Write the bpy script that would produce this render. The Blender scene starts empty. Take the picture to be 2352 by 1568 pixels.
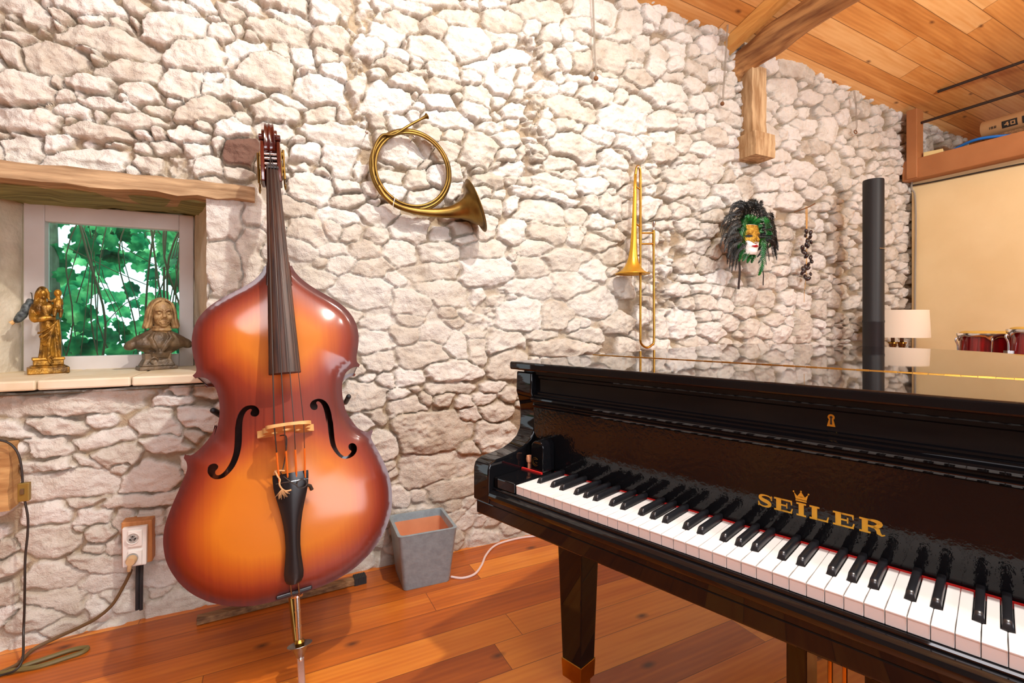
import bpy, bmesh, math, random
import numpy as np
from math import sin, cos, pi, radians, sqrt
from mathutils import Vector, Matrix
from mathutils.geometry import delaunay_2d_cdt
random.seed(7)
SC = bpy.context.scene
COL = SC.collection
# ------------------------------------------------------------------ measured frames
F, CX, CY, HC = 1110.16, 1176.0, 740.83, 1.1093        # focal length (px), principal point, eye height
def at_depth(px, py, Y): return Vector(((px-CX)/F*Y, Y, HC-(py-CY)/F*Y))
def on_floor(px, py, z=0.0): return at_depth(px, py, (HC-z)*F/(py-CY))
WU = Vector((0.9018, 0.4322, 0)); WN = Vector((0.4322, -0.9018, 0)); WB = Vector((-1.264, 1.856, 0))
def W(t, z, d=0.0): return WB + WU*t + WN*d + Vector((0, 0, z))
def on_wall(px, py, d=0.0):                             # -> (t, z) on the stone wall, d metres in front of it
    k = (px-CX)/F
    b = WB + WN*d
    t = (k*b.y-b.x)/(WU.x-k*WU.y)
    Y = b.y+WU.y*t
    return t, HC-(py-CY)/F*Y
def frame(o, x, y, z): 
    m = Matrix.Identity(4)
    for i, a in enumerate((x, y, z, o)): m.col[i][:3] = a
    return m
def wall_frame(t, z, d=0.0): return frame(W(t, z, d), WU, -WN, Vector((0, 0, 1)))   # x along the wall, y into it
TH = 0.787435
PM = frame(Vector((0.0100, 1.1575, 0.72)), Vector((cos(TH), -sin(TH), 0)), Vector((sin(TH), cos(TH), 0)), Vector((0, 0, 1)))
PMI = PM.inverted()
def piano_x(px, py, x):                                 # point of the piano plane x = const seen at a pixel -> (y, z)
    r = Vector(((px-CX)/F, 1, -(py-CY)/F)); o = PMI @ Vector((0, 0, HC)); d = PMI.to_3x3() @ r
    k = (x-o.x)/d.x; q = o+d*k
    return q.y, q.z
# ------------------------------------------------------------------ materials
def nt(name):
    m = bpy.data.materials.new(name); m.use_nodes = True
    t = m.node_tree; t.nodes.clear()
    out = t.nodes.new('ShaderNodeOutputMaterial'); b = t.nodes.new('ShaderNodeBsdfPrincipled')
    t.links.new(b.outputs[0], out.inputs[0])
    return m, t, b
def N(t, kind, **kw):
    n = t.nodes.new('ShaderNode'+kind)
    for k, v in kw.items():
        if k.startswith('i_'):
            key = k[2:]
            n.inputs[int(key) if key.isdigit() else key].default_value = v
        else: setattr(n, k, v)
    return n
def rgba(c): return (c[0], c[1], c[2], 1)
def srgb(r, g, b):
    f = lambda c: (c/255/12.92 if c/255 <= .04045 else ((c/255+.055)/1.055)**2.4)
    return (f(r), f(g), f(b))
def ramp(t, fac, stops):
    r = N(t, 'ValToRGB'); e = r.color_ramp.elements
    while len(e) > 1: e.remove(e[-1])
    e[0].position = stops[0][0]; e[0].color = rgba(stops[0][1])
    for p, c in stops[1:]:
        x = e.new(p); x.color = rgba(c)
    t.links.new(fac, r.inputs[0]); return r.outputs[0]
def mat(name, c, rough=.5, metal=0., c2=None, scale=20., stretch=(1, 1, 1), bump=0., bscale=None, coat=0., spec=None, detail=4, trans=0., crough=.05, rot=None):
    m, t, b = nt(name)
    b.inputs['Base Color'].default_value = rgba(c); b.inputs['Roughness'].default_value = rough
    b.inputs['Metallic'].default_value = metal; b.inputs['Coat Weight'].default_value = coat
    b.inputs['Coat Roughness'].default_value = crough
    if spec is not None: b.inputs['Specular IOR Level'].default_value = spec
    if trans: b.inputs['Transmission Weight'].default_value = trans
    if c2 is not None or bump:
        tc = N(t, 'TexCoord'); mp = N(t, 'Mapping'); mp.inputs['Scale'].default_value = stretch
        if rot is not None:
            m0 = N(t, 'Mapping'); m0.inputs['Rotation'].default_value = (0, 0, -rot); t.links.new(tc.outputs['Object'], m0.inputs[0]); t.links.new(m0.outputs[0], mp.inputs[0])
        else: t.links.new(tc.outputs['Object'], mp.inputs[0])
    if c2 is not None:
        n = N(t, 'TexNoise', i_Scale=scale, i_Detail=detail); t.links.new(mp.outputs[0], n.inputs['Vector'])
        t.links.new(ramp(t, n.outputs['Fac'], [(.35, c), (.65, c2)]), b.inputs['Base Color'])
    if bump:
        n = N(t, 'TexNoise', i_Scale=bscale or scale, i_Detail=3); t.links.new(mp.outputs[0], n.inputs['Vector'])
        bp = N(t, 'Bump', i_Strength=bump, i_Distance=.01); t.links.new(n.outputs['Fac'], bp.inputs['Height'])
        t.links.new(bp.outputs[0], b.inputs['Normal'])
        if coat: t.links.new(bp.outputs[0], b.inputs['Coat Normal'])
    return m
M = {}; ROOTM = {}
WANG = math.atan2(WU.y, WU.x)
def boards(name, ang, width, length, cols, rough, coat, knots, groove, bump):
    """planks running at `ang` in the ground plane: tone per board, grain, knots, grooves"""
    m, t, b = nt(name)
    g = N(t, 'NewGeometry'); mp = N(t, 'Mapping'); mp.inputs['Rotation'].default_value = (0, 0, -ang)
    t.links.new(g.outputs['Position'], mp.inputs[0])
    sx = N(t, 'SeparateXYZ'); t.links.new(mp.outputs[0], sx.inputs[0])
    def mth(op, a, bb=None, c=None):
        n = N(t, 'Math', operation=op)
        for i, v in enumerate((a, bb, c)):
            if v is None: continue
            if isinstance(v, (int, float)): n.inputs[i].default_value = v
            else: t.links.new(v, n.inputs[i])
        return n.outputs[0]
    v = mth('DIVIDE', sx.outputs[1], width); row = mth('FLOOR', v); fv = mth('SUBTRACT', v, row)
    wn = N(t, 'TexWhiteNoise', noise_dimensions='1D'); t.links.new(row, wn.inputs['W'])
    u = mth('ADD', mth('DIVIDE', sx.outputs[0], length), mth('MULTIPLY', wn.outputs['Value'], 9.7)); cell = mth('FLOOR', u); fu = mth('SUBTRACT', u, cell)
    wn2 = N(t, 'TexWhiteNoise', noise_dimensions='2D'); cb = N(t, 'CombineXYZ'); t.links.new(row, cb.inputs[0]); t.links.new(cell, cb.inputs[1]); t.links.new(cb.outputs[0], wn2.inputs['Vector'])
    # grain, offset per board
    cg = N(t, 'CombineXYZ'); t.links.new(mth('ADD', mth('MULTIPLY', sx.outputs[0], .9), mth('MULTIPLY', wn2.outputs['Value'], 31.)), cg.inputs[0])
    t.links.new(mth('MULTIPLY', sx.outputs[1], 9.), cg.inputs[1]); t.links.new(mth('MULTIPLY', wn2.outputs['Value'], 17.), cg.inputs[2])
    n1 = N(t, 'TexNoise', i_Scale=2.2, i_Detail=5, i_Distortion=.8); t.links.new(cg.outputs[0], n1.inputs['Vector'])
    wv = N(t, 'TexWave', wave_type='BANDS', bands_direction='Y', i_Scale=1.6, i_Distortion=5., i_Detail=3); wv.inputs['Detail Scale'].default_value = .6
    t.links.new(cg.outputs[0], wv.inputs['Vector'])
    fac = mth('ADD', mth('MULTIPLY', n1.outputs['Fac'], .62), mth('ADD', mth('MULTIPLY', wv.outputs['Fac'], .06), mth('MULTIPLY', wn2.outputs['Value'], .44)))
    col = ramp(t, fac, [(.30, cols[0]), (.54, cols[1]), (.80, cols[2])])
    # knots
    kv = N(t, 'TexVoronoi', voronoi_dimensions='2D', i_Scale=1.0); ck = N(t, 'CombineXYZ'); t.links.new(mth('MULTIPLY', sx.outputs[0], knots), ck.inputs[0]); t.links.new(mth('MULTIPLY', sx.outputs[1], knots*1.9), ck.inputs[1])
    t.links.new(ck.outputs[0], kv.inputs['Vector'])
    kd = mth('ADD', kv.outputs['Distance'], mth('MULTIPLY', n1.outputs['Fac'], .06))
    kf = N(t, 'MapRange', i_1=.11, i_2=.045, i_3=0., i_4=.85); t.links.new(kd, kf.inputs[0])
    ks = N(t, 'SeparateColor'); t.links.new(kv.outputs['Color'], ks.inputs[0]); kg = mth('MULTIPLY', kf.outputs[0], mth('GREATER_THAN', ks.outputs[0], .5))
    kx = N(t, 'MixRGB', i_Color2=rgba(cols[3])); t.links.new(kg, kx.inputs[0]); t.links.new(col, kx.inputs[1])
    # grooves between boards
    e = mth('MINIMUM', mth('MULTIPLY', mth('MINIMUM', fv, mth('SUBTRACT', 1., fv)), width), mth('MULTIPLY', mth('MINIMUM', fu, mth('SUBTRACT', 1., fu)), length))
    gf = N(t, 'MapRange', i_1=groove*.4, i_2=groove, i_3=1., i_4=0.); t.links.new(e, gf.inputs[0])
    gx = N(t, 'MixRGB', i_Color2=rgba(tuple(c*.35 for c in cols[0]))); t.links.new(mth('MULTIPLY', gf.outputs[0], .8), gx.inputs[0]); t.links.new(kx.outputs[0], gx.inputs[1])
    t.links.new(gx.outputs[0], b.inputs['Base Color'])
    bp = N(t, 'Bump', i_Strength=bump, i_Distance=.004); hh = mth('SUBTRACT', mth('MULTIPLY', n1.outputs['Fac'], .25), gf.outputs[0]); t.links.new(hh, bp.inputs['Height']); t.links.new(bp.outputs[0], b.inputs['Normal'])
    b.inputs['Roughness'].default_value = rough; b.inputs['Coat Weight'].default_value = coat; b.inputs['Coat Roughness'].default_value = .22
    return m
M['floor'] = boards('pine_floor', WANG+.02, .138, 2.3, (srgb(164, 80, 20), srgb(204, 108, 28), srgb(228, 142, 48), srgb(72, 32, 12)), .40, .3, 2.3, .0018, .25)
M['ceiling'] = boards('pine_ceiling', WANG, .135, 3.1, (srgb(186, 118, 52), srgb(218, 154, 82), srgb(236, 188, 124), srgb(96, 52, 24)), .55, 0., 2.6, .0026, .4)
def stone_mat():
    m, t, b = nt('limestone')
    a = N(t, 'Attribute', attribute_name='tone'); mo = N(t, 'Attribute', attribute_name='mortar'); dk = N(t, 'Attribute', attribute_name='dark')
    g = N(t, 'NewGeometry')
    n1 = N(t, 'TexNoise', i_Scale=9., i_Detail=6, i_Roughness=.65); n2 = N(t, 'TexNoise', i_Scale=70., i_Detail=5, i_Roughness=.7); n3 = N(t, 'TexNoise', i_Scale=2.1, i_Detail=3)
    for n in (n1, n2, n3): t.links.new(g.outputs['Position'], n.inputs['Vector'])
    ad = N(t, 'Math', operation='MULTIPLY_ADD', i_1=.7); t.links.new(n1.outputs['Fac'], ad.inputs[0]); 
    mt = N(t, 'Math', operation='MULTIPLY_ADD', i_1=.30, i_2=.0); t.links.new(a.outputs['Fac'], mt.inputs[0]); t.links.new(mt.outputs[0], ad.inputs[2])
    col = ramp(t, ad.outputs[0], [(.22, srgb(184, 171, 154)), (.42, srgb(212, 205, 193)), (.62, srgb(228, 224, 217)), (.85, srgb(236, 234, 232))])
    # rusty veins
    vr = N(t, 'MapRange', i_1=.60, i_2=.74, i_3=0., i_4=.45); t.links.new(n1.outputs['Fac'], vr.inputs[0])
    vx = N(t, 'MixRGB', i_Color2=rgba(srgb(198, 158, 108))); t.links.new(vr.outputs[0], vx.inputs[0]); t.links.new(col, vx.inputs[1])
    # pits
    pr = N(t, 'MapRange', i_1=.36, i_2=.29, i_3=0., i_4=.5); t.links.new(n2.outputs['Fac'], pr.inputs[0])
    px_ = N(t, 'MixRGB', i_Color2=rgba(srgb(128, 100, 74))); t.links.new(pr.outputs[0], px_.inputs[0]); t.links.new(vx.outputs[0], px_.inputs[1])
    # mortar
    mc = ramp(t, n3.outputs['Fac'], [(.35, srgb(136, 112, 84)), (.55, srgb(170, 148, 116)), (.7, srgb(150, 138, 126))])
    mx = N(t, 'MixRGB'); t.links.new(mo.outputs['Fac'], mx.inputs[0]); t.links.new(px_.outputs[0], mx.inputs[1]); t.links.new(mc, mx.inputs[2])
    dx = N(t, 'MixRGB', i_Color2=rgba(srgb(120, 92, 80))); t.links.new(dk.outputs['Fac'], dx.inputs[0]); t.links.new(mx.outputs[0], dx.inputs[1])
    t.links.new(dx.outputs[0], b.inputs['Base Color'])
    b.inputs['Roughness'].default_value = .9; b.inputs['Specular IOR Level'].default_value = .2
    n4 = N(t, 'TexNoise', i_Scale=190., i_Detail=3, i_Roughness=.6); t.links.new(g.outputs['Position'], n4.inputs['Vector'])
    h0 = N(t, 'Math', operation='MULTIPLY_ADD', i_1=.30); t.links.new(n4.outputs['Fac'], h0.inputs[0]); t.links.new(n1.outputs['Fac'], h0.inputs[2])
    h = N(t, 'Math', operation='MULTIPLY_ADD', i_1=.75); t.links.new(n2.outputs['Fac'], h.inputs[0]); t.links.new(h0.outputs[0], h.inputs[2])
    bp = N(t, 'Bump', i_Strength=.85, i_Distance=.010); t.links.new(h.outputs[0], bp.inputs['Height']); t.links.new(bp.outputs[0], b.inputs['Normal'])
    return m
M['stone'] = stone_mat()
M['plaster'] = mat('rough_plaster', srgb(216, 204, 182), .9, c2=srgb(196, 182, 156), scale=7, bump=.5, bscale=40)
M['beige'] = mat('beige_wall', srgb(244, 220, 170), .85, c2=srgb(238, 212, 160), scale=3, bump=.12, bscale=30)
M['roomwall'] = mat('brown_room_wall', srgb(136, 118, 102), .9, c2=srgb(112, 92, 78), scale=2)
M['oldwood'] = mat('old_oak', srgb(150, 112, 74), .8, c2=srgb(98, 66, 40), scale=8, stretch=(1, 7, 7), bump=.6, bscale=16)
M['stubwood'] = mat('pale_old_oak', srgb(206, 162, 104), .8, c2=srgb(166, 120, 70), scale=5, stretch=(1.5, 1.5, 7), bump=.4, bscale=8)
M['lintelwood'] = mat('lintel_oak', srgb(190, 160, 122), .85, c2=srgb(140, 110, 78), scale=5, stretch=(.8, 9, 9), bump=.7, bscale=6, rot=WANG)
M['soffitwood'] = mat('green_lit_soffit', srgb(148, 146, 92), .85, c2=srgb(104, 100, 56), scale=5, stretch=(.8, 9, 9), bump=.6, bscale=6, rot=WANG)  # oak boards; green light thrown up by the leaves is put into their colour
M['beamwood'] = mat('log', srgb(190, 142, 88), .8, c2=srgb(128, 84, 48), scale=5, stretch=(7, .8, 7), bump=.35, bscale=6, rot=WANG)
M['postwood'] = mat('post_oak', srgb(206, 176, 134), .85, c2=srgb(158, 122, 82), scale=5, stretch=(7, 7, 1), bump=.2, bscale=9)
M['rafter'] = mat('rafter_pine', srgb(232, 178, 100), .6, c2=srgb(214, 154, 80), scale=6, stretch=(8, .8, 8), rot=WANG)
M['brownpaint'] = mat('brown_paint', srgb(176, 118, 72), .5, c2=srgb(166, 108, 64), scale=5)
M['sill'] = mat('sill_stone', srgb(232, 220, 196), .6, c2=srgb(216, 196, 158), scale=6, bump=.2)
M['winframe'] = mat('window_paint', srgb(214, 208, 204), .55, c2=srgb(204, 196, 190), scale=5, bump=.05)
M['lacquer'] = mat('black_lacquer', (.005, .005, .006), .025, spec=.36, coat=.0)
M['lacquer_wave'] = mat('black_lacquer_wavy', (.005, .005, .006), .03, bump=.045, bscale=120, spec=.26)
M['ivory'] = mat('white_keytop', srgb(238, 234, 232), .22, coat=.3)
M['ebony'] = mat('black_key', (.012, .012, .014), .26, spec=.6)
M['felt'] = mat('red_felt', srgb(206, 24, 16), .95)
M['gold'] = mat('gold_leaf', srgb(214, 168, 60), .35, .75)
M['brass'] = mat('brass', srgb(196, 152, 70), .28, 1., c2=srgb(172, 124, 50), scale=12)
M['oldbrass'] = mat('old_brass', srgb(150, 120, 62), .42, 1., c2=srgb(108, 84, 42), scale=9)
M['chrome'] = mat('chrome', (.75, .75, .76), .15, 1.)
M['steel'] = mat('dull_steel', (.32, .31, .30), .35, 1.)
M['blackrubber'] = mat('black_rubber', (.018, .018, .02), .55)
M['fingerwood'] = mat('ebonised_board', srgb(44, 28, 23), .42, c2=srgb(76, 46, 32), scale=14, stretch=(9, .6, 1), spec=.25)
M['tailwood'] = mat('tailpiece_black', (.012, .010, .011), .22, spec=.5)
M['neckwood'] = mat('neck_maple', srgb(84, 24, 14), .2, c2=srgb(56, 14, 9), scale=9, coat=.5)
M['bridgewood'] = mat('bridge_maple', srgb(216, 172, 110), .55, c2=srgb(196, 148, 88), scale=30)
M['orange'] = mat('orange_silk', srgb(226, 110, 20), .7)
M['string'] = mat('string_steel', (.10, .085, .08), .4, .8)
M['hemp'] = mat('hemp', srgb(206, 160, 110), .9)
M['statue_gold'] = mat('gilded', srgb(186, 134, 44), .36, .55, c2=srgb(88, 60, 22), scale=22, bump=.35, bscale=60)
M['bust'] = mat('bronzed_plaster', srgb(124, 102, 76), .45, .15, c2=srgb(80, 66, 50), scale=24, bump=.4, bscale=50)
M['bustface'] = mat('bust_face', srgb(196, 162, 112), .5, .1, c2=srgb(134, 102, 66), scale=26, bump=.35, bscale=60)
M['concrete'] = mat('glazed_grey', srgb(146, 164, 174), .36, c2=srgb(132, 150, 160), scale=40, bump=.15, bscale=90, coat=.2)
M['terracotta'] = mat('terracotta', srgb(226, 158, 118), .85, c2=srgb(214, 146, 106), scale=10)
M['whiteplastic'] = mat('white_plastic', srgb(236, 234, 228), .35)
M['beigeplastic'] = mat('beige_plastic', srgb(206, 172, 128), .45)
M['pinkcable'] = mat('white_cable', srgb(226, 206, 204), .5)
M['boardwood'] = mat('outlet_board', srgb(200, 140, 84), .55, c2=srgb(180, 118, 66), scale=9, stretch=(6, 6, 1))
M['browncable'] = mat('brown_cable', srgb(104, 78, 48), .5)
M['olivecable'] = mat('olive_cable', srgb(112, 98, 56), .5)
M['blackcable'] = mat('dark_cable', srgb(44, 36, 30), .5)
M['amber'] = mat('switch_brass', srgb(150, 122, 58), .4, .3)
M['pipe'] = mat('stove_black', (.016, .017, .020), .5, spec=.35)
M['shade'] = mat('lampshade', srgb(236, 222, 200), .9)
M['amberglass'] = mat('amber_glass', srgb(130, 74, 20), .1, trans=.5)
M['drumred'] = mat('red_lacquer', srgb(150, 14, 18), .2, c2=srgb(92, 8, 14), scale=5, stretch=(9, 9, .4), coat=.6)
M['drumhead'] = mat('drumhead', srgb(214, 176, 84), .55)
M['blue'] = mat('blue_hose', srgb(30, 120, 214), .4)
M['paper'] = mat('yellowed_paper', srgb(226, 204, 140), .8)
M['rollpaper'] = mat('kraft_roll', srgb(176, 136, 92), .8)
M['ink'] = mat('black_ink', (.012, .011, .010), .7)
M['rod'] = mat('iron_rod', srgb(64, 54, 50), .5, .5)
M['feather_black'] = mat('black_feather', (.008, .010, .010), .4, spec=.45)
M['feather_green'] = mat('green_feather', srgb(8, 120, 40), .35, c2=srgb(4, 70, 22), scale=30, spec=.6)
M['maskwhite'] = mat('mask_white', srgb(240, 230, 224), .3)
M['maskgold'] = mat('mask_gold', srgb(206, 164, 60), .35, .6, c2=srgb(150, 106, 30), scale=80, bump=.6, bscale=160)
M['lips'] = mat('red_lips', srgb(170, 12, 36), .3)
M['ribbon'] = mat('black_ribbon', srgb(34, 28, 32), .6)
M['pod'] = mat('dark_pod', srgb(52, 36, 36), .28, c2=srgb(30, 20, 24), scale=30, coat=.3)
M['straw'] = mat('straw', srgb(206, 160, 96), .85)
M['twig'] = mat('twig', srgb(120, 80, 48), .85)
M['bark'] = mat('vine_bark', srgb(70, 60, 48), .9)
M['wire'] = mat('wire', srgb(150, 140, 126), .6)
M['charm'] = mat('dark_patterned', srgb(26, 30, 34), .5, c2=srgb(110, 120, 120), scale=60)
def leaf_mat():
    m, t, b = nt('vine_leaf')
    tc = N(t, 'NewGeometry'); n = N(t, 'TexNoise', i_Scale=7., i_Detail=4); t.links.new(tc.outputs['Position'], n.inputs['Vector'])
    c = ramp(t, n.outputs['Fac'], [(.36, srgb(10, 62, 44)), (.48, srgb(34, 118, 78)), (.58, srgb(84, 170, 110)), (.70, srgb(150, 214, 150))])
    t.links.new(c, b.inputs['Base Color']); b.inputs['Roughness'].default_value = .5
    tr = N(t, 'BsdfTranslucent'); t.links.new(c, tr.inputs['Color']); mx = N(t, 'MixShader', i_0=.5)
    t.links.new(b.outputs[0], mx.inputs[1]); t.links.new(tr.outputs[0], mx.inputs[2])
    t.links.new(mx.outputs[0], t.nodes['Material Output'].inputs[0]); return m
M['leaf'] = leaf_mat()
def glass_mat():
    m, t, b = nt('window_glass'); t.nodes.remove(b)
    tr = N(t, 'BsdfTransparent'); tr.inputs[0].default_value = (.80, .95, .93, 1)
    gl = N(t, 'BsdfGlossy'); gl.inputs['Roughness'].default_value = .02
    fr = N(t, 'Fresnel', i_IOR=1.5); mx = N(t, 'MixShader')
    t.links.new(fr.outputs[0], mx.inputs[0]); t.links.new(tr.outputs[0], mx.inputs[1]); t.links.new(gl.outputs[0], mx.inputs[2])
    t.links.new(mx.outputs[0], t.nodes['Material Output'].inputs[0]); return m
M['glass'] = glass_mat()
def varnish_mat():
    m, t, b = nt('sunburst_varnish')
    a = N(t, 'Attribute', attribute_name='burst')
    tc = N(t, 'TexCoord'); mp = N(t, 'Mapping'); mp.inputs['Scale'].default_value = (140, 1.5, 1); t.links.new(tc.outputs['Object'], mp.inputs[0])
    n = N(t, 'TexNoise', i_Scale=1., i_Detail=3); t.links.new(mp.outputs[0], n.inputs['Vector'])
    ad = N(t, 'Math', operation='MULTIPLY_ADD', i_1=.14); t.links.new(n.outputs['Fac'], ad.inputs[0])
    sb = N(t, 'Math', operation='SUBTRACT', i_1=.07); t.links.new(a.outputs['Fac'], sb.inputs[0]); t.links.new(sb.outputs[0], ad.inputs[2])
    c = ramp(t, ad.outputs[0], [(.0, srgb(64, 15, 7)), (.2, srgb(98, 25, 8)), (.45, srgb(130, 42, 9)), (.75, srgb(172, 80, 8)), (1., srgb(194, 108, 10))])
    t.links.new(c, b.inputs['Base Color']); b.inputs['Roughness'].default_value = .5; b.inputs['Specular IOR Level'].default_value = .3
    b.inputs['Coat Weight'].default_value = .55; b.inputs['Coat Roughness'].default_value = .14
    return m
M['varnish'] = varnish_mat()
M['rib'] = mat('rib_varnish', srgb(122, 52, 20), .25, c2=srgb(84, 30, 12), scale=10, coat=.6)
# ------------------------------------------------------------------ mesh builder
class MB:
    def __init__(s): s.v = []; s.f = []; s.attr = {}
    def add(s, vs, fs):
        o = len(s.v); s.v += [tuple(v) for v in vs]; s.f += [tuple(i+o for i in f) for f in fs]; return o
    def box(s, c, size, rot=None):
        x, y, z = (a/2 for a in size); c = Vector(c)
        P = [Vector((i*x, j*y, k*z)) for i in (-1, 1) for j in (-1, 1) for k in (-1, 1)]
        if rot is not None: P = [rot @ p for p in P]
        s.add([p+c for p in P], [(0, 1, 3, 2), (4, 6, 7, 5), (0, 4, 5, 1), (2, 3, 7, 6), (0, 2, 6, 4), (1, 5, 7, 3)]); return s
    def frustum(s, c, a, b, h):           # base half sizes a at z=c.z, top half sizes b at +h
        c = Vector(c)
        P = [c+Vector((i*a[0], j*a[1], 0)) for i, j in ((-1, -1), (1, -1), (1, 1), (-1, 1))]+[c+Vector((i*b[0], j*b[1], h)) for i, j in ((-1, -1), (1, -1), (1, 1), (-1, 1))]
        s.add(P, [(3, 2, 1, 0), (4, 5, 6, 7)]+[(i, (i+1) % 4, 4+(i+1) % 4, 4+i) for i in range(4)]); return s
    def prism(s, poly, fn, a, b):          # poly of (p,q); fn(p,q,r)->xyz ; r from a to b
        n = len(poly)
        s.add([fn(p, q, a) for p, q in poly]+[fn(p, q, b) for p, q in poly],
              [tuple(range(n-1, -1, -1)), tuple(range(n, 2*n))]+[(i, (i+1) % n, n+(i+1) % n, n+i) for i in range(n)]); return s
    def tube(s, path, r, seg=10, caps=True, closed=False, flat=1.):
        P = [Vector(p) for p in path]; n = len(P); R = r if isinstance(r, (list, tuple)) else [r]*n
        vs = []; up = None
        for i, p in enumerate(P):
            d = (P[(i+1) % n]-P[i-1]) if closed else (P[min(i+1, n-1)]-P[max(i-1, 0)])
            d = d.normalized() if d.length > 1e-9 else Vector((0, 0, 1))
            if up is None: up = Vector((0, 0, 1)) if abs(d.z) < .9 else Vector((1, 0, 0))
            x = d.cross(up)
            x = x.normalized() if x.length > 1e-6 else d.orthogonal().normalized()
            y = x.cross(d).normalized(); up = y
            for k in range(seg):
                a = 2*pi*k/seg; vs.append(p+x*cos(a)*R[i]+y*sin(a)*R[i]*flat)
        fs = []
        for i in range(n if closed else n-1):
            j = (i+1) % n
            for k in range(seg):
                l = (k+1) % seg; fs.append((i*seg+k, i*seg+l, j*seg+l, j*seg+k))
        if caps and not closed: fs += [tuple(range(seg-1, -1, -1)), tuple((n-1)*seg+k for k in range(seg))]
        s.add(vs, fs); return s
    def lathe(s, prof, c=(0, 0, 0), seg=32, sx=1., sy=1., m=None):   # prof of (r,z)
        vs = []; c = Vector(c); n = len(prof)
        for r, z in prof:
            for k in range(seg):
                a = 2*pi*k/seg; p = Vector((r*cos(a)*sx, r*sin(a)*sy, z))
                vs.append((m @ p if m is not None else p)+c)
        fs = [(i*seg+k, i*seg+(k+1) % seg, (i+1)*seg+(k+1) % seg, (i+1)*seg+k) for i in range(n-1) for k in range(seg)]
        fs += [tuple(range(seg-1, -1, -1)), tuple((n-1)*seg+k for k in range(seg))]
        s.add(vs, fs); return s
    def ball(s, c, r, seg=16, rings=10, rot=None):
        r = Vector((r, r, r)) if isinstance(r, (int, float)) else Vector(r); c = Vector(c); vs = []
        for i in range(rings+1):
            b = pi*i/rings
            for k in range(seg):
                a = 2*pi*k/seg; p = Vector((r.x*sin(b)*cos(a), r.y*sin(b)*sin(a), -r.z*cos(b)))
                vs.append((rot @ p if rot is not None else p)+c)
        s.add(vs, [(i*seg+k, i*seg+(k+1) % seg, (i+1)*seg+(k+1) % seg, (i+1)*seg+k) for i in range(rings) for k in range(seg)]); return s
    def grid(s, rows):
        n = len(rows); m = len(rows[0])
        s.add([p for r in rows for p in r], [(i*m+j, i*m+j+1, (i+1)*m+j+1, (i+1)*m+j) for i in range(n-1) for j in range(m-1)]); return s
def obj(name, mb, m, parent=None, smooth=False, bevel=0., world=False, mods=(), angle=40, kind=None, label=None, segs=2):
    me = bpy.data.meshes.new(name); V = mb.v
    if world and parent is not None:
        r = parent
        while r.parent: r = r.parent
        inv = ROOTM[r.name].inverted()
        V = [inv @ Vector(v) for v in V]
    me.from_pydata([tuple(v) for v in V], [], mb.f); me.validate(clean_customdata=False)
    bm = bmesh.new(); bm.from_mesh(me); bmesh.ops.remove_doubles(bm, verts=bm.verts, dist=1e-6); bmesh.ops.recalc_face_normals(bm, faces=bm.faces); bm.to_mesh(me); bm.free()
    ms = m if isinstance(m, (list, tuple)) else [m]
    for x in ms: me.materials.append(M[x] if isinstance(x, str) else x)
    o = bpy.data.objects.new(name, me); COL.objects.link(o)
    if parent is not None: o.parent = parent
    if smooth:
        me.polygons.foreach_set('use_smooth', [True]*len(me.polygons))
        try: me.set_sharp_from_angle(angle=radians(angle))
        except Exception: pass
    if bevel:
        b = o.modifiers.new('b', 'BEVEL'); b.width = bevel; b.segments = segs; b.limit_method = 'ANGLE'; b.angle_limit = radians(40)
    for md in mods:
        q = o.modifiers.new(md[0].lower(), md[0])
        for k, v in md[1].items(): setattr(q, k, v)
    if kind: o['kind'] = kind
    if label: o['label'] = label
    return o
def tag(o, label, cat, group=None):
    o['label'] = label; o['category'] = cat
    if group: o['group'] = group
    return o
def thing(name, label, cat, m, group=None):
    o = bpy.data.objects.new(name, None); COL.objects.link(o); o.matrix_world = m; o.empty_display_size = .05
    ROOTM[o.name] = m.copy()
    return tag(o, label, cat, group)
def loc(m, p): return m.inverted() @ Vector(p)
def spline(P, n=8, closed=False):
    P = [Vector(p) for p in P]; out = []; k = len(P)
    for i in range(k if closed else k-1):
        a, b, c, d = (P[(i-1) % k], P[i], P[(i+1) % k], P[(i+2) % k]) if closed else (P[max(i-1, 0)], P[i], P[i+1], P[min(i+2, k-1)])
        for j in range(n):
            t = j/n; out.append(.5*((2*b)+(c-a)*t+(2*a-5*b+4*c-d)*t*t+(3*b-a-3*c+d)*t**3))
    if not closed: out.append(P[-1])
    return out
def struct(o): o['kind'] = 'structure'; return o

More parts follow.
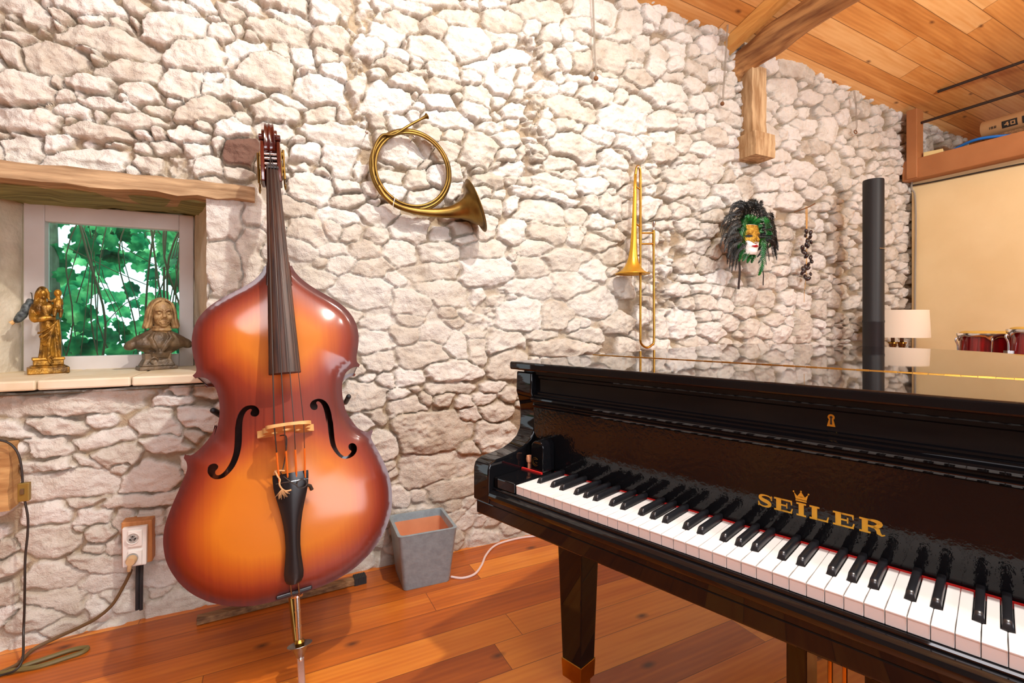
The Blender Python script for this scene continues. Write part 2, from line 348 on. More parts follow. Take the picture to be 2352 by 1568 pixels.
# ------------------------------------------------------------------ the rubble wall
STONES = '''0,0,3.92|250,110,560,180,25;120,110,250,110,20;100,210,260,120,25;160,300,300,110,22;570,150,260,120,38;350,240,230,80,28;540,235,200,100,20;800,60,620,150,8;850,190,200,90,0;1090,200,250,100,25;1240,60,250,100,25;1200,170,180,80,45;1640,70,260,110,20;1560,245,540,290,0;940,350,850,220,8;780,440,260,90,10;850,510,220,80,20;90,480,200,230,0;490,530,600,280,12;1140,620,560,140,2;1788,490,480,265,5;240,770,540,270,12;510,760,160,120,0;820,740,470,130,4;1640,730,330,265,12;1260,820,400,160,18;590,870,170,140,0;730,840,180,60,5;1110,850,110,90,0;970,920,520,100,12;310,910,350,80,8;270,1050,590,240,12;660,990,400,140,10;920,1010,150,100,0;1240,1070,520,160,5;1410,970,260,130,15;1550,890,200,100,0;1820,980,510,190,8;640,1100,200,90,-8;900,1190,600,160,8;160,1300,350,300,0;520,1285,410,130,6;800,1430,800,190,-4;800,1320,160,60,10;1060,1310,230,80,10;1300,1210,220,90,8;1430,1190,150,110,5;1740,1210,360,140,8;1300,1350,200,150,50;1550,1330,440,120,10;1330,1480,300,170,20;1630,1490,240,160,0;1150,1520,100,80,0;60,1180,180,60,10
400,0,3.92|270,60,280,120,25;320,140,210,80,25;510,130,280,160,18;660,60,300,110,22;1000,50,420,150,12;920,270,700,190,18;1030,160,440,120,20;1340,130,300,190,12;1640,70,330,130,10;1540,180,90,110,0;1680,220,200,150,20;400,290,250,150,15;570,260,120,100,20;690,310,150,110,15;640,410,360,130,5;940,450,230,120,50;1160,530,230,180,10;1500,370,560,220,8;1370,510,240,150,-10;1570,510,140,80,8;1690,550,110,100,0;510,570,90,150,15;800,640,520,320,8;1200,650,210,90,-5;1490,640,340,170,0;1720,650,120,120,0;320,690,120,90,15;530,830,510,150,6;1300,800,520,230,5;1690,820,250,260,0;1030,880,380,120,15;540,920,200,60,15;900,1000,470,190,10;630,1050,180,130,20;1310,1020,350,170,-3;1570,1030,200,160,5;1720,1100,130,120,0;540,1160,310,170,8;300,1140,170,100,20;910,1150,330,200,0;200,1350,340,130,5;1400,1200,640,190,8;1100,1260,150,100,0;430,1310,110,160,0;600,1370,300,280,0,1;1180,1390,260,270,0;1540,1450,440,220,5;80,1490,240,140,0;320,1490,250,160,0;590,1510,210,130,5;960,1400,90,170,0;1010,1530,90,80,0;1300,1520,200,90,0
800,0,3.92|100,70,230,160,5;290,30,180,80,10;540,40,500,100,15;250,140,90,110,0;460,160,330,180,20;790,200,250,180,15;900,20,380,60,10;1020,160,380,190,10;1120,30,150,90,0;1300,30,260,60,10;1410,180,350,230,8;240,260,470,170,12;1690,250,220,190,10;130,390,340,230,10;530,380,80,100,0;760,430,440,240,15;1100,380,420,260,10;1380,310,350,120,22;1680,390,230,150,15;440,490,220,110,15;1360,410,120,80,0;1480,500,330,150,5;620,540,130,110,0;370,590,310,120,15;210,640,300,100,8;630,650,200,80,0;860,620,330,150,20;1210,590,280,120,20;1730,560,120,150,0;30,640,110,150,0;110,560,120,100,0;550,750,370,150,8;1110,680,210,130,15;1430,680,220,160,20;1680,740,340,180,10;870,780,310,130,8;1340,770,280,140,20;280,860,570,260,8;600,850,80,80,0;1160,860,270,170,20;970,880,110,100,0;800,920,330,110,8;650,940,160,80,5;1360,900,160,90,0;1530,850,110,140,0;1650,900,200,120,20;50,1020,130,160,0;230,1100,240,140,10;1550,1000,380,140,10;1150,1010,250,150,10;950,1080,390,130,10;460,1100,240,120,0;600,1030,90,110,0;1330,1020,130,80,10;1480,1110,170,90,5;1640,1100,140,80,0;1330,1130,300,110,-5;260,1220,130,120,0;740,1180,220,110,10;960,1220,210,120,5;1450,1230,330,130,12;1670,1230,230,130,10;1180,1350,320,280,0;490,1380,360,250,0;890,1340,240,180,10;690,1300,180,120,30;1420,1380,220,120,0;1590,1370,170,130,5;1710,1400,120,80,0;90,1470,230,170,0;1360,1460,160,60,0;1560,1500,380,120,0;380,1500,230,130,5;690,1470,150,70,-5;1080,1510,90,150,0;1190,1510,130,90,0
1200,0,3.919|150,100,450,210,5;650,100,430,210,8;430,60,90,110,0;590,220,380,140,10;990,190,220,210,20;990,40,190,100,30;1190,150,200,150,40;1160,210,130,90,15;1380,220,200,110,15;1250,90,200,70,30;1430,150,160,80,15;1560,280,200,110,20;1700,260,130,90,20;230,290,270,200,15;390,300,150,100,25;540,340,160,110,10;480,410,220,110,20;140,400,290,140,20;370,540,220,100,55;220,560,260,150,5;530,560,210,200,8;790,520,260,250,15;990,470,270,150,25;880,340,200,100,0;1080,370,180,130,20;1190,380,90,60,0;1250,470,160,170,20;1480,330,190,100,25;1680,390,180,160,20;1410,420,230,110,15;1560,440,140,100,10;1020,570,200,90,5;1210,600,160,190,10;1390,570,150,130,10;1690,560,200,110,15;1580,620,230,150,20;1810,470,140,110,0;1050,690,270,150,15;1400,690,170,110,0;1770,680,170,100,15;150,750,300,200,5;510,700,220,100,10;330,690,130,100,15;430,780,170,110,20;770,660,160,100,20;770,750,220,110,8;680,850,320,130,10;1360,820,300,190,20;1540,770,170,150,15;1180,860,200,130,35;910,870,120,150,0;940,760,200,90,25;1600,920,180,150,15;1690,900,140,110,25;1060,930,230,150,25;1410,950,160,120,15;110,900,200,130,20;70,1010,200,130,10;480,990,400,190,20;600,920,150,80,15;900,1080,390,250,10;1260,1090,260,150,10;1400,1020,190,80,15;1480,1110,200,110,25;1860,1060,240,130,25;1710,1080,110,110,0;1860,1150,180,90,25;1620,1100,100,120,30;240,1020,110,100,20;230,1140,170,180,0;430,1120,250,130,15;80,1110,120,70,0;100,1220,260,110,20;700,1210,270,130,15;500,1330,390,220,18;1000,1320,330,140,30;1310,1240,190,130,5;1090,1280,150,80,25;1460,1290,150,150,0;1760,1220,190,150,15;1640,1360,220,120,15;830,1430,270,140,8;1280,1400,250,190,20;1880,1420,240,160,15;1540,1430,210,90,15;130,1330,190,100,15;40,1380,120,110,0;390,1470,270,160,0;100,1500,220,110,0;950,1390,160,80,15;1900,1260,90,140,0;1840,820,140,120,15;1900,700,110,110,20;1880,960,160,100,20
640,360,3.563|210,50,220,160,0;270,250,350,260,10;540,230,230,110,8;570,340,220,110,-8;190,410,320,170,15;70,140,100,90,10;40,240,90,140,0;490,480,330,120,22;440,580,160,160,20;250,600,300,200,10;800,460,290,180,5;920,130,230,160,5;1150,180,220,190,0;1310,140,170,170,0;1220,320,230,130,0;1470,110,100,150,0;1560,100,80,140,0;1460,260,90,140,0;1100,600,270,180,3;620,620,160,120,5;830,640,180,130,0;460,750,240,80,-5;720,750,250,100,10;1010,780,290,180,10;1310,780,310,160,0;520,870,160,100,0;1310,930,420,140,0;780,910,230,120,0;1330,620,180,110,5;1510,680,170,80,0;1480,590,150,110,0;1700,570,180,220,0;1700,760,310,120,0;1720,950,380,240,3;180,750,220,130,15;1380,1100,330,170,3;1740,1150,220,150,0;800,1380,200,120,0;1050,1450,190,150,0;1440,1370,160,90,5;1280,1460,240,130,0;1680,1290,260,120,3;1620,1410,270,110,0;790,1510,230,100,0;1720,180,240,130,8;1750,390,170,120,0;1690,290,150,100,0;1800,290,100,60,0;300,1000,250,120,0;700,1100,420,200,3
1080,380,2.0354|340,210,200,105,8;205,178,80,55,-10;420,85,200,80,20;375,140,220,50,10;445,25,140,60,0;570,90,140,90,8;575,20,90,60,0;680,45,110,75,10;570,185,70,75,0;660,185,110,95,5;505,230,110,60,5;615,255,110,50,8;200,310,120,95,5;365,310,180,75,5;490,320,80,75,0;305,390,140,60,3;600,360,130,65,8;675,310,100,55,10;285,480,150,100,-3;440,440,200,85,3;595,490,115,75,-3;680,420,100,65,5;270,570,220,75,0;80,610,160,75,3;70,690,140,70,3;240,700,210,150,-8;210,630,90,35,3;400,700,130,105,0;480,560,180,95,3;600,640,200,115,0;720,560,110,90,0;330,790,130,55,-5;560,790,120,60,5;420,850,260,65,2;160,840,220,130,5;40,780,140,90,0;700,740,120,80,0;920,740,120,140,0;960,370,100,100,0;860,45,120,60,10;900,100,70,55,0;850,200,120,75,5;920,270,110,50,5;920,505,100,90,5;890,575,100,60,0;940,440,70,60,0;870,640,90,50,0;950,640,70,60,0;730,110,55,60,5;740,200,65,60,0;740,280,65,60,0;860,390,80,85,0;820,460,60,60,0;830,700,60,90,0;890,850,100,60,0
1500,360,2.036|60,20,130,60,5;25,75,70,65,0;110,90,90,65,15;180,60,110,65,15;290,65,110,95,10;380,25,120,55,10;30,140,65,55,0;110,160,90,60,10;240,140,100,65,15;360,95,60,55,0;410,80,60,50,15;360,165,120,75,20;450,130,90,85,10;545,115,120,75,15;465,70,70,42,5;635,120,70,60,0;590,60,80,50,0;710,60,110,55,10;790,105,70,65,5;560,185,80,65,10;660,200,110,75,10;760,160,70,50,15;835,80,60,50,15;140,260,90,80,5;280,210,130,55,-5;190,215,80,42,10;60,270,100,70,5;180,310,120,60,15;300,275,90,50,5;110,410,120,95,5;240,420,100,65,0;230,360,60,45,0;25,410,50,90,0;280,335,70,60,10;80,480,70,50,0;160,510,110,70,10;225,480,60,60,0;300,445,55,50,0;60,550,110,75,0;190,565,100,42,5;270,500,80,60,0;130,620,110,70,0;340,560,100,60,10;235,615,80,55,5;320,625,60,60,0;370,635,60,50,0;40,615,80,60,0;270,680,120,65,10;350,695,80,60,10;450,655,105,70,0;540,665,80,80,0;170,680,70,50,0;95,680,80,50,0;30,680,60,50,0;110,775,210,130,0;250,745,60,45,0;310,745,50,50,0;370,770,90,65,10;290,815,130,75,5;440,730,90,45,5;460,800,80,80,5;600,820,70,70,0;710,790,85,130,0;550,490,80,65,10;560,420,70,70,0;630,420,90,65,5;620,480,60,50,0;480,505,60,70,0;620,590,60,55,0;545,580,110,60,0;640,360,90,50,5;690,300,60,60,0;580,360,50,55,0;610,530,70,45,0;640,720,70,45,5;580,765,70,50,0;640,765,60,50,0;530,820,70,60,0;225,860,100,60,-5;720,680,60,70,0;790,710,50,70,0;910,60,70,55,10;960,60,60,45,10
780,760,1.79|330,100,160,95,0;500,60,120,100,10;140,50,130,110,0;175,125,120,65,0;695,110,150,150,5;580,70,110,110,0;300,195,120,65,-10;190,210,70,45,0;470,165,190,70,-5;105,270,180,105,0;240,270,80,48,0;360,275,60,55,0;430,275,90,45,0;515,290,80,46,0;600,280,90,55,0;440,235,200,42,0;280,310,140,60,-12;155,345,80,42,5;310,235,70,28,-5;535,345,80,55,0;640,320,120,75,-3;640,430,160,105,-5;400,420,270,150,-5;180,470,120,105,-10;390,570,280,130,-10;530,480,70,55,0;450,650,180,75,-5;345,680,80,46,-5;250,690,80,80,10;220,600,60,45,0;690,270,60,55,0;640,235,80,38,0;110,380,80,65,0
0,900,2.348|380,60,740,95,-3;900,40,180,65,0;60,190,270,55,5;280,190,230,75,5;270,310,230,105,0;580,270,300,100,-12;610,330,240,140,-5;850,180,240,150,-5;890,270,220,100,-5;280,415,260,95,0;480,380,160,85,0;400,500,480,150,-3;640,425,90,65,0;800,470,280,130,-8;440,595,200,52,-8;720,590,350,85,-8;270,670,230,105,3;500,680,240,85,-3;680,700,150,140,0;410,750,110,55,-15;300,810,290,160,0;540,780,140,105,-25;520,850,170,65,-10;600,850,90,85,0;520,940,270,95,5;310,1000,290,150,-5;560,1050,220,105,-5;330,1130,300,120,10;500,1170,180,90,10;640,1130,150,85,0;800,700,160,140,0;830,860,150,110,0;860,1000,160,100,0
1480,0,2.697|860,560,180,140,10;960,420,200,105,25;790,400,100,60,30;770,570,90,50,10;750,720,100,85,0;760,840,140,135,10;790,650,120,85,20;900,700,100,75,15;880,820,70,60,0;930,810,110,75,10;1020,780,170,85,15;1150,810,120,145,10;1040,600,100,65,10;1170,640,90,95,10;1250,720,90,75,10;1150,540,90,60,20;1240,580,80,55,15;1090,910,120,75,10;860,960,110,65,5;940,900,100,60,10;1000,910,80,75,0;1190,980,90,95,0;1320,1010,110,60,10;1400,870,90,75,0;1350,780,80,55,10;1450,750,70,65,0;1540,830,50,60,0
470,440,1|45,60,90,105,0;45,180,75,120,0;105,40,50,85,0;40,310,70,125,0;105,150,50,110,0'''
def build_wall():
    rng = np.random.default_rng(5)
    T0, T1, Z0, Z1 = -1.35, 6.7, -.03, 3.3
    ts = [T0]
    while ts[-1] < T1:
        Y = 1.856+.4322*max(ts[-1], -.6); ts.append(ts[-1]+.0040*max(Y, 1.75)/1.9)
    ts = np.array(ts); zs = np.arange(Z0, Z1, .0047)
    nx, nz = len(ts), len(zs)
    TT, ZZ = np.meshgrid(ts, zs)
    def noise(f, seed, octv=3, fz=1.):
        r = np.random.default_rng(seed); out = np.zeros_like(TT); amp = 1.; tot = 0
        for o in range(octv):
            g = r.random((int((Z1-Z0)*f*fz*2**o)+4, int((T1-T0)*f*2**o)+4))
            x = (TT-T0)*f*2**o; y = (ZZ-Z0)*f*fz*2**o
            i = x.astype(int); j = y.astype(int); u = x-i; v = y-j
            u = u*u*(3-2*u); v = v*v*(3-2*v)
            out += amp*((g[j, i]*(1-u)+g[j, i+1]*u)*(1-v)+(g[j+1, i]*(1-u)+g[j+1, i+1]*u)*v); tot += amp; amp *= .55
        return out/tot
    wx = (noise(9, 1, 4)-.5)*.055; wz = (noise(9, 2, 4)-.5)*.045
    best = np.full_like(TT, -1.); sec = np.full_like(TT, -1.); ident = np.full(TT.shape, -1, int)
    S = []
    def stamp(c, a, b, sid, ra):
        # a, b: half-axis vectors on the wall (metres)
        Mi = np.linalg.inv(np.array([[a[0], b[0]], [a[1], b[1]]])); R = max(np.hypot(*a), np.hypot(*b))*2.1
        i0, i1 = np.searchsorted(ts, (c[0]-R, c[0]+R)); j0, j1 = np.searchsorted(zs, (c[1]-R, c[1]+R))
        if i1 <= i0 or j1 <= j0: return
        sl = (slice(j0, j1), slice(i0, i1))
        x = TT[sl]+wx[sl]-c[0]; y = ZZ[sl]+wz[sl]-c[1]
        p = Mi[0, 0]*x+Mi[0, 1]*y; q = Mi[1, 0]*x+Mi[1, 1]*y
        # irregular convex polygon in the unit frame
        d = np.zeros_like(p); k = rng.integers(5, 8); ph = rng.random()*6.283
        for n in range(k):
            an = ph+6.283*n/k+(rng.random()-.5)*.6; d = np.maximum(d, (p*np.cos(an)+q*np.sin(an))/(.90+.2*rng.random()))
        d = .7*d+.3*(np.abs(p)**4+np.abs(q)**4)**.25
        s = (1-d)*min(np.hypot(*a), np.hypot(*b))
        bb = best[sl]; m = s > bb
        sec[sl] = np.where(m, bb, np.maximum(sec[sl], s)); best[sl] = np.where(m, s, bb); ident[sl] = np.where(m, sid, ident[sl])
    for line in STONES.strip().split('\n'):
        h, r = line.split('|'); ox, oy, sc = map(float, h.split(','))
        for q in r.split(';'):
            v = [float(k) for k in q.split(',')]
            cx, cy, w, hh = ox+v[0]/sc, oy+v[1]/sc, v[2]/sc/2*1.10, v[3]/sc/2*1.12; an = radians(v[4])
            c = np.array(on_wall(cx, cy)); a = np.array(on_wall(cx+w*cos(an), cy+w*sin(an)))-c; b = np.array(on_wall(cx-hh*sin(an), cy+hh*cos(an)))-c
            S.append((c, len(v) > 5)); stamp(c, a, b, len(S)-1, 0)
    # everything the tracing left open is filled with smaller rubble, largest first
    for size, cnt in ((.11, 2600), (.075, 4200), (.05, 6500)):
        for _ in range(cnt):
            t = T0+rng.random()*(T1-T0); z = Z0+rng.random()*(Z1-Z0)
            i = min(np.searchsorted(ts, t), nx-1); j = min(np.searchsorted(zs, z), nz-1)
            k = size*(.8+.5*rng.random()); k2 = k*(.5+.25*rng.random())
            if best[j, i] > -k2*.5: continue
            an = (rng.random()-.5)*.5
            a = np.array([cos(an), sin(an)])*k*.5*1.1; b = np.array([-sin(an), cos(an)])*k2*.5*1.15
            S.append((np.array([t, z]), False)); stamp(np.array([t, z]), a, b, len(S)-1, 0)
    n = len(S); tone = rng.random(n); off = (rng.random(n)-.5)*.026; gx = (rng.random(n)-.5)*.22; gz = (rng.random(n)-.62)*.26
    cen = np.array([s[0] for s in S]); dark = np.array([float(s[1]) for s in S])
    # how deep the joints are cut: pointed flush in the middle of the wall
    fl = np.zeros_like(TT)
    for px, py, rx, rz, k in ((830, 640, .34, .26, .95), (960, 720, .40, .22, .95), (1130, 600, .26, .14, .6), (1300, 640, .42, .32, .9), (720, 600, .26, .26, .95), (535, 600, .20, .36, .8), (1030, 1190, .5, .16, .9), (330, 1330, .35, .1, .9), (1100, 740, .3, .14, .8)):
        t, z = on_wall(px, py); fl = np.maximum(fl, k*np.exp(-(((TT-t)/rx)**2+((ZZ-z)/rz)**2)**1.5))
    fl = np.maximum(fl, .9*np.clip((.10-ZZ)/.07, 0, 1))
    gap = np.minimum(best+.013, (best-sec)*.5)+(noise(34, 3, 3)-.5)*.010
    sm = lambda a, b, x: (lambda q: q*q*(3-2*q))(np.clip((x-a)/(b-a), 0, 1))
    prof = sm(-.0005, .0065, gap); dome = sm(0, .05, gap)
    idc = np.maximum(ident, 0)
    dx = TT-cen[idc, 0]; dz = ZZ-cen[idc, 1]
    plane = None                                     # each stone: a face of three chiselled facets
    for k in range(4):
        an = rng.random(n)*6.283; g = (.07 if k == 0 else .27)*(.4+rng.random(n)); o_ = 0 if k == 0 else .006+.012*rng.random(n)
        pl = (o_+0*tone)[idc]+(g*np.cos(an))[idc]*dx+(g*np.sin(an)*1.2)[idc]*dz
        plane = pl if plane is None else np.minimum(plane, pl)
    plane = np.clip(plane+off[idc], -.035, .03)
    rough = (noise(14, 4, 4)-.5)*.020+(noise(48, 6, 3)-.5)*.013
    ridge = np.abs(noise(11, 8, 3, 1.6)-.5)*.045
    mort = -.050+(noise(22, 9, 3)-.5)*.03
    hgt = mort*(1-prof)+(-.002+.005*dome+plane+rough-ridge)*prof
    flat = (noise(5, 10, 4)-.5)*.05+(noise(26, 11, 4)-.5)*.022-.004-np.abs(noise(6, 18, 4)-.5)*.05
    hgt = hgt*(1-fl*.88)+(flat+.06*hgt-.010*(1-sm(-.001, .004, gap)))*fl*.88
    hgt = np.where(hgt < 0, hgt*(1-.45*np.clip((1.15-ZZ)/.5, 0, 1)), hgt)
    hgt += (noise(1.3, 12, 2)-.5)*.05
    # keep the masonry tidy round the window and behind the lintel
    oT0, oT1, oZ0, oZ1 = -.80, .078, .870, 1.600
    mv = np.clip(1-prof-.15, 0, 1)*(1-.75*fl); mv = np.maximum(mv, fl*.30*noise(6, 13, 3))
    P = np.empty((nz, nx, 3)); 
    P[..., 0] = WB.x+WU.x*TT+WN.x*hgt; P[..., 1] = WB.y+WU.y*TT+WN.y*hgt; P[..., 2] = ZZ
    # drop the vertices above the roof boards
    keep = (ZZ < 3.151-.0563*TT+.02)
    idx = np.arange(nx*nz).reshape(nz, nx)
    q = np.stack([idx[:-1, :-1], idx[:-1, 1:], idx[1:, 1:], idx[1:, :-1]], -1)
    tc = (ts[:-1]+ts[1:])/2; zc = (zs[:-1]+zs[1:])/2
    hole = ((tc > oT0) & (tc < oT1))[None, :] & ((zc > oZ0) & (zc < oZ1))[:, None]
    q = q[~hole & keep[:-1, :-1]].reshape(-1, 4)
    me = bpy.data.meshes.new('wall_back'); me.vertices.add(nx*nz); me.vertices.foreach_set('co', P.reshape(-1).astype(np.float32))
    me.loops.add(q.size); me.loops.foreach_set('vertex_index', q.reshape(-1).astype(np.int32))
    me.polygons.add(len(q)); me.polygons.foreach_set('loop_start', np.arange(0, q.size, 4, dtype=np.int32)); me.polygons.foreach_set('loop_total', np.full(len(q), 4, np.int32))
    me.polygons.foreach_set('use_smooth', np.ones(len(q), bool))
    me.update(calc_edges=True)
    for nm, arr in (('tone', tone[idc]), ('mortar', mv), ('dark', dark[idc]*prof)):
        at = me.attributes.new(nm, 'FLOAT', 'POINT'); at.data.foreach_set('value', arr.reshape(-1).astype(np.float32))
    me.materials.append(M['stone'])
    o = bpy.data.objects.new('wall_back', me); COL.objects.link(o); struct(o)
    return o
build_wall()
# ------------------------------------------------------------------ the rest of the room shell
def ceil_z(t, d): return 3.151-.0563*t+.27*d
TR = 5.10; DR = 5.6; TL = -2.2
mb = MB(); 
P = [W(TL, 0, -.6), W(8.2, 0, -.6), W(8.2, 0, DR), W(TL, 0, DR)]
mb.add([p for p in P]+[p-Vector((0, 0, .12)) for p in P], [(0, 1, 2, 3), (7, 6, 5, 4)]+[(i, (i+1) % 4, 4+(i+1) % 4, 4+i) for i in range(4)])
struct(obj('floor', mb, 'floor'))
mb = MB(); P = [W(t, ceil_z(t, d), d) for t, d in ((TL, -.3), (8.2, -.3), (8.2, DR), (TL, DR))]
mb.add(P+[p+Vector((0, 0, .1)) for p in P], [(0, 1, 2, 3), (7, 6, 5, 4)]+[(i, (i+1) % 4, 4+(i+1) % 4, 4+i) for i in range(4)])
struct(obj('ceiling', mb, 'ceiling'))
def slab(name, quad, nrm, th, m):
    mb = MB(); q = [Vector(p) for p in quad]
    mb.add(q+[p-nrm*th for p in q], [(0, 1, 2, 3), (7, 6, 5, 4)]+[(i, (i+1) % 4, 4+(i+1) % 4, 4+i) for i in range(4)])
    return struct(obj(name, mb, m))
slab('wall_right', [W(TR, 0, .02), W(TR, 0, DR), W(TR, 2.40, DR), W(TR, 2.40, .02)], -WU, .12, 'beige')
slab('wall_left', [W(TL, 0, -.3), W(TL, 0, DR), W(TL, 5, DR), W(TL, 5, -.3)], WU, .12, 'roomwall')
slab('wall_far', [W(8.2, 0, -.3), W(8.2, 0, DR), W(8.2, 5, DR), W(8.2, 5, -.3)], -WU, .12, 'roomwall')
# rear wall with a wide garden window (behind the camera)
wz0, wz1, wt0, wt1 = .9, 2.5, 0.3, 3.1
for k, (a, b, c, d) in enumerate(((TL, wt0, 0, 5), (wt1, 8.2, 0, 5), (wt0, wt1, 0, wz0), (wt0, wt1, wz1, 5))):
    slab('wall_rear', [W(a, c, DR), W(b, c, DR), W(b, d, DR), W(a, d, DR)], -WN*-1, -.12, 'roomwall')
mb = MB()
for a, b, c, d in ((wt0, wt0+.07, wz0, wz1), (wt1-.07, wt1, wz0, wz1), (wt0, wt1, wz0, wz0+.07), (wt0, wt1, wz1-.07, wz1), (1.66, 1.74, wz0, wz1)):
    m_ = W((a+b)/2, (c+d)/2, DR+.03); R = Matrix.Rotation(WANG, 3, 'Z'); mb.box(m_, (b-a, .06, d-c), R)
struct(obj('window_2', mb, 'winframe'))
# ---- small window in the thick wall
FD = -.43
mb = MB()   # reveal: splayed plaster jambs and the wall thickness
A, B_ = W(.078, .86, .0), W(.078, 1.60, .0)
def rough_quad(p00, p10, p11, p01, n, m, amp, nrm, seed):
    r = random.Random(seed); rows = []
    g = [[(r.random()-.5) for _ in range(m+1)] for _ in range(n+1)]
    for i in range(n+1):
        row = []
        for j in range(m+1):
            u, v = i/n, j/m; p = p00*(1-u)*(1-v)+p10*u*(1-v)+p11*u*v+p01*(1-u)*v
            row.append(p+nrm*amp*(g[i][j] if 0 < i < n and 0 < j < m else g[i][j]*.3))
        rows.append(row)
    return rows
mb.grid(rough_quad(W(.085, .86, -.015), W(-.022, .86, FD), W(-.022, 1.62, FD), W(.085, 1.62, -.015), 10, 16, .014, WU*-1, 1))
mb.grid(rough_quad(W(-.81, .86, -.015), W(-.615, .86, FD), W(-.615, 1.62, FD), W(-.81, 1.62, -.015), 10, 16, .03, WU, 2))
struct(obj('trim_1', mb, 'plaster', smooth=True, angle=80, mods=[('SUBSURF', dict(levels=1, render_levels=2))]))
mb = MB()
mb.grid([[W(t, .86, d) for t in (-.9, .1)] for d in (0, -.7)])
for a, b, c, d in ((-.9, -.60, .5, 2.0), (-.03, .3, .5, 2.0), (-.62, .0, .5, .88), (-.62, .0, 1.60, 2.0)):
    mb.box(W((a+b)/2, (c+d)/2, FD-.09), (b-a, .1, d-c), Matrix.Rotation(WANG, 3, 'Z'))
struct(obj('trim_2', mb, 'plaster'))
mb = MB()
nb = 9   # sill slabs, a few tiles
for k in range(4):
    a = -.93+k*.26; b = a+.256
    if b > .10: b = .098
    mb.box(W((a+b)/2, .8955, FD/2+.012), (b-a, -FD+.05, .034), Matrix.Rotation(WANG, 3, 'Z'))
struct(obj('trim_3', mb, 'sill', bevel=.006))
mb = MB()
rr = Matrix.Rotation(WANG, 3, 'Z')
for a, b, c, d in ((-.605, -.539, .885, 1.60), (-.077, -.022, .885, 1.60), (-.539, -.077, .885, .967), (-.539, -.077, 1.528, 1.60)):
    mb.box(W((a+b)/2, (c+d)/2, FD-.005), (b-a, .05, d-c), rr)
wf = struct(obj('window_1', mb, 'winframe', bevel=.004))
mb = MB(); mb.box(W(-.308, 1.2475, FD-.02), (.48, .005, .58), rr)
obj('window_pane', mb, 'glass', wf)
# lintel: two old oak boards side by side
mb = MB()
def beam_box(a, b, z0, z1, d0, d1, seed, n=24, amp=.008):
    r = random.Random(seed); rows = []
    for i in range(n+1):
        t = a+(b-a)*i/n; j = lambda: (r.random()-.5)*2*amp
        rows.append([W(t, z0+j(), d0+j()), W(t, z0+j(), d1+j()), W(t, z1+j()*.6, d1+j()), W(t, z1+j()*.6, d0+j())])
    o = len(mb.v); mb.add([p for q in rows for p in q], [(i*4+k, i*4+(k+1) % 4, (i+1)*4+(k+1) % 4, (i+1)*4+k) for i in range(n) for k in range(4)]+[(0, 1, 2, 3), (n*4+3, n*4+2, n*4+1, n*4)])
beam_box(-1.30, .245, 1.592, 1.652, -.20, .035, 3)
struct(obj('trim_4', mb, 'lintelwood', smooth=True, angle=50))
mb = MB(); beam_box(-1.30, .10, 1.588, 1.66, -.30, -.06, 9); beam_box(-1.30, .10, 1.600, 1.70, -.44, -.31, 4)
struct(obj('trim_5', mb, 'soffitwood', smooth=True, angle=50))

# ------------------------------------------------------------------ grand piano (frame: x along the keys, y into the case, z from the key tops)
ZF = -.72
gp = thing('grand_piano', 'black polished grand piano with closed lid and open keyboard on the pine floor', 'piano', PM @ Matrix.Translation((0, 0, ZF)))
def K(x, y, z): return Vector((x, y, z-ZF))
XL, XR, LZ = -.145, 1.367, .282
def plan(ins, y0):
    e = [(1.367, .62), (1.36, .80), (1.30, .98), (1.17, 1.16), (1.02, 1.34), (.90, 1.52), (.78, 1.68), (.62, 1.80), (.42, 1.875), (.2, 1.89), (.0, 1.85), (-.10, 1.77), (-.145, 1.62)]
    P = [(x, y) for x, y in [(p.x, p.y) for p in spline([(a, b, 0) for a, b in e], 6)]]
    c = Vector((.5, .9))
    out = []
    for x, y in P:
        n = 1
        out.append((max(XL+ins, min(XR-ins, x-ins*(1 if x > 0 else -1)*(.8 if y > .9 else 1))), y-ins*max(0, min(1, (y-.9)/.8))))
    return [(XL+ins, y0), (XR-ins, y0)]+out
mb = MB()
mb.prism(plan(.014, .165), lambda x, y, z: K(x, y, z), -.105, .259)
obj('case', mb, 'lacquer', gp, smooth=True, angle=30)
# lid: front flap and main leaf with a long brass hinge
HY = .508
mb = MB(); mb.prism([(XL, .12), (XR, .12), (XR, HY-.0008), (XL, HY-.0008)], lambda x, y, z: K(x, y, z), .260, LZ)
obj('lid_flap', mb, 'lacquer', gp, bevel=.005, segs=3)
mb = MB(); mb.prism(plan(0, HY+.0008), lambda x, y, z: K(x, y, z), .260, LZ)
obj('lid', mb, 'lacquer', gp, smooth=True, angle=30, bevel=.005, segs=3)
mb = MB()
for i in range(60):
    a = XL+.004+(XR-XL-.008)*i/60; b = a+(XR-XL-.008)/60-.0008
    mb.tube([K(a, HY, LZ+.0002), K(b, HY, LZ+.0002)],   .0021 if i % 2 else .0016, 8)
obj('hinge', mb, 'brass', gp, smooth=True)
# arms: profile read off the inner face of the bass cheek
px = [(1220.6, 854.5), (1219.2, 902), (1222.5, 914), (1226.5, 930), (1228.3, 946), (1228.6, 968), (1226.8, 988), (1219, 1007), (1206, 1022), (1187, 1036), (1160, 1048), (1140, 1055.5), (1130, 1062), (1124.5, 1070), (1121.8, 1082), (1121.5, 1100), (1121.5, 1157.6)]
prof = [piano_x(x, y, -.076) for x, y in px]
prof = [(y, z) for y, z in prof]
z_bot = prof[-1][1]; prof[0] = (prof[0][0], .2545)
poly = [(.30, .2545)]+prof+[(.30, z_bot)]
for xa, xb in ((-.133, -.076), (1.298, 1.355)):
    mb = MB(); mb.prism(poly, lambda y, z, x: K(x, y, z), xa, xb)
    obj('arm', mb, 'lacquer', gp, smooth=True, angle=28, bevel=.004, segs=3)
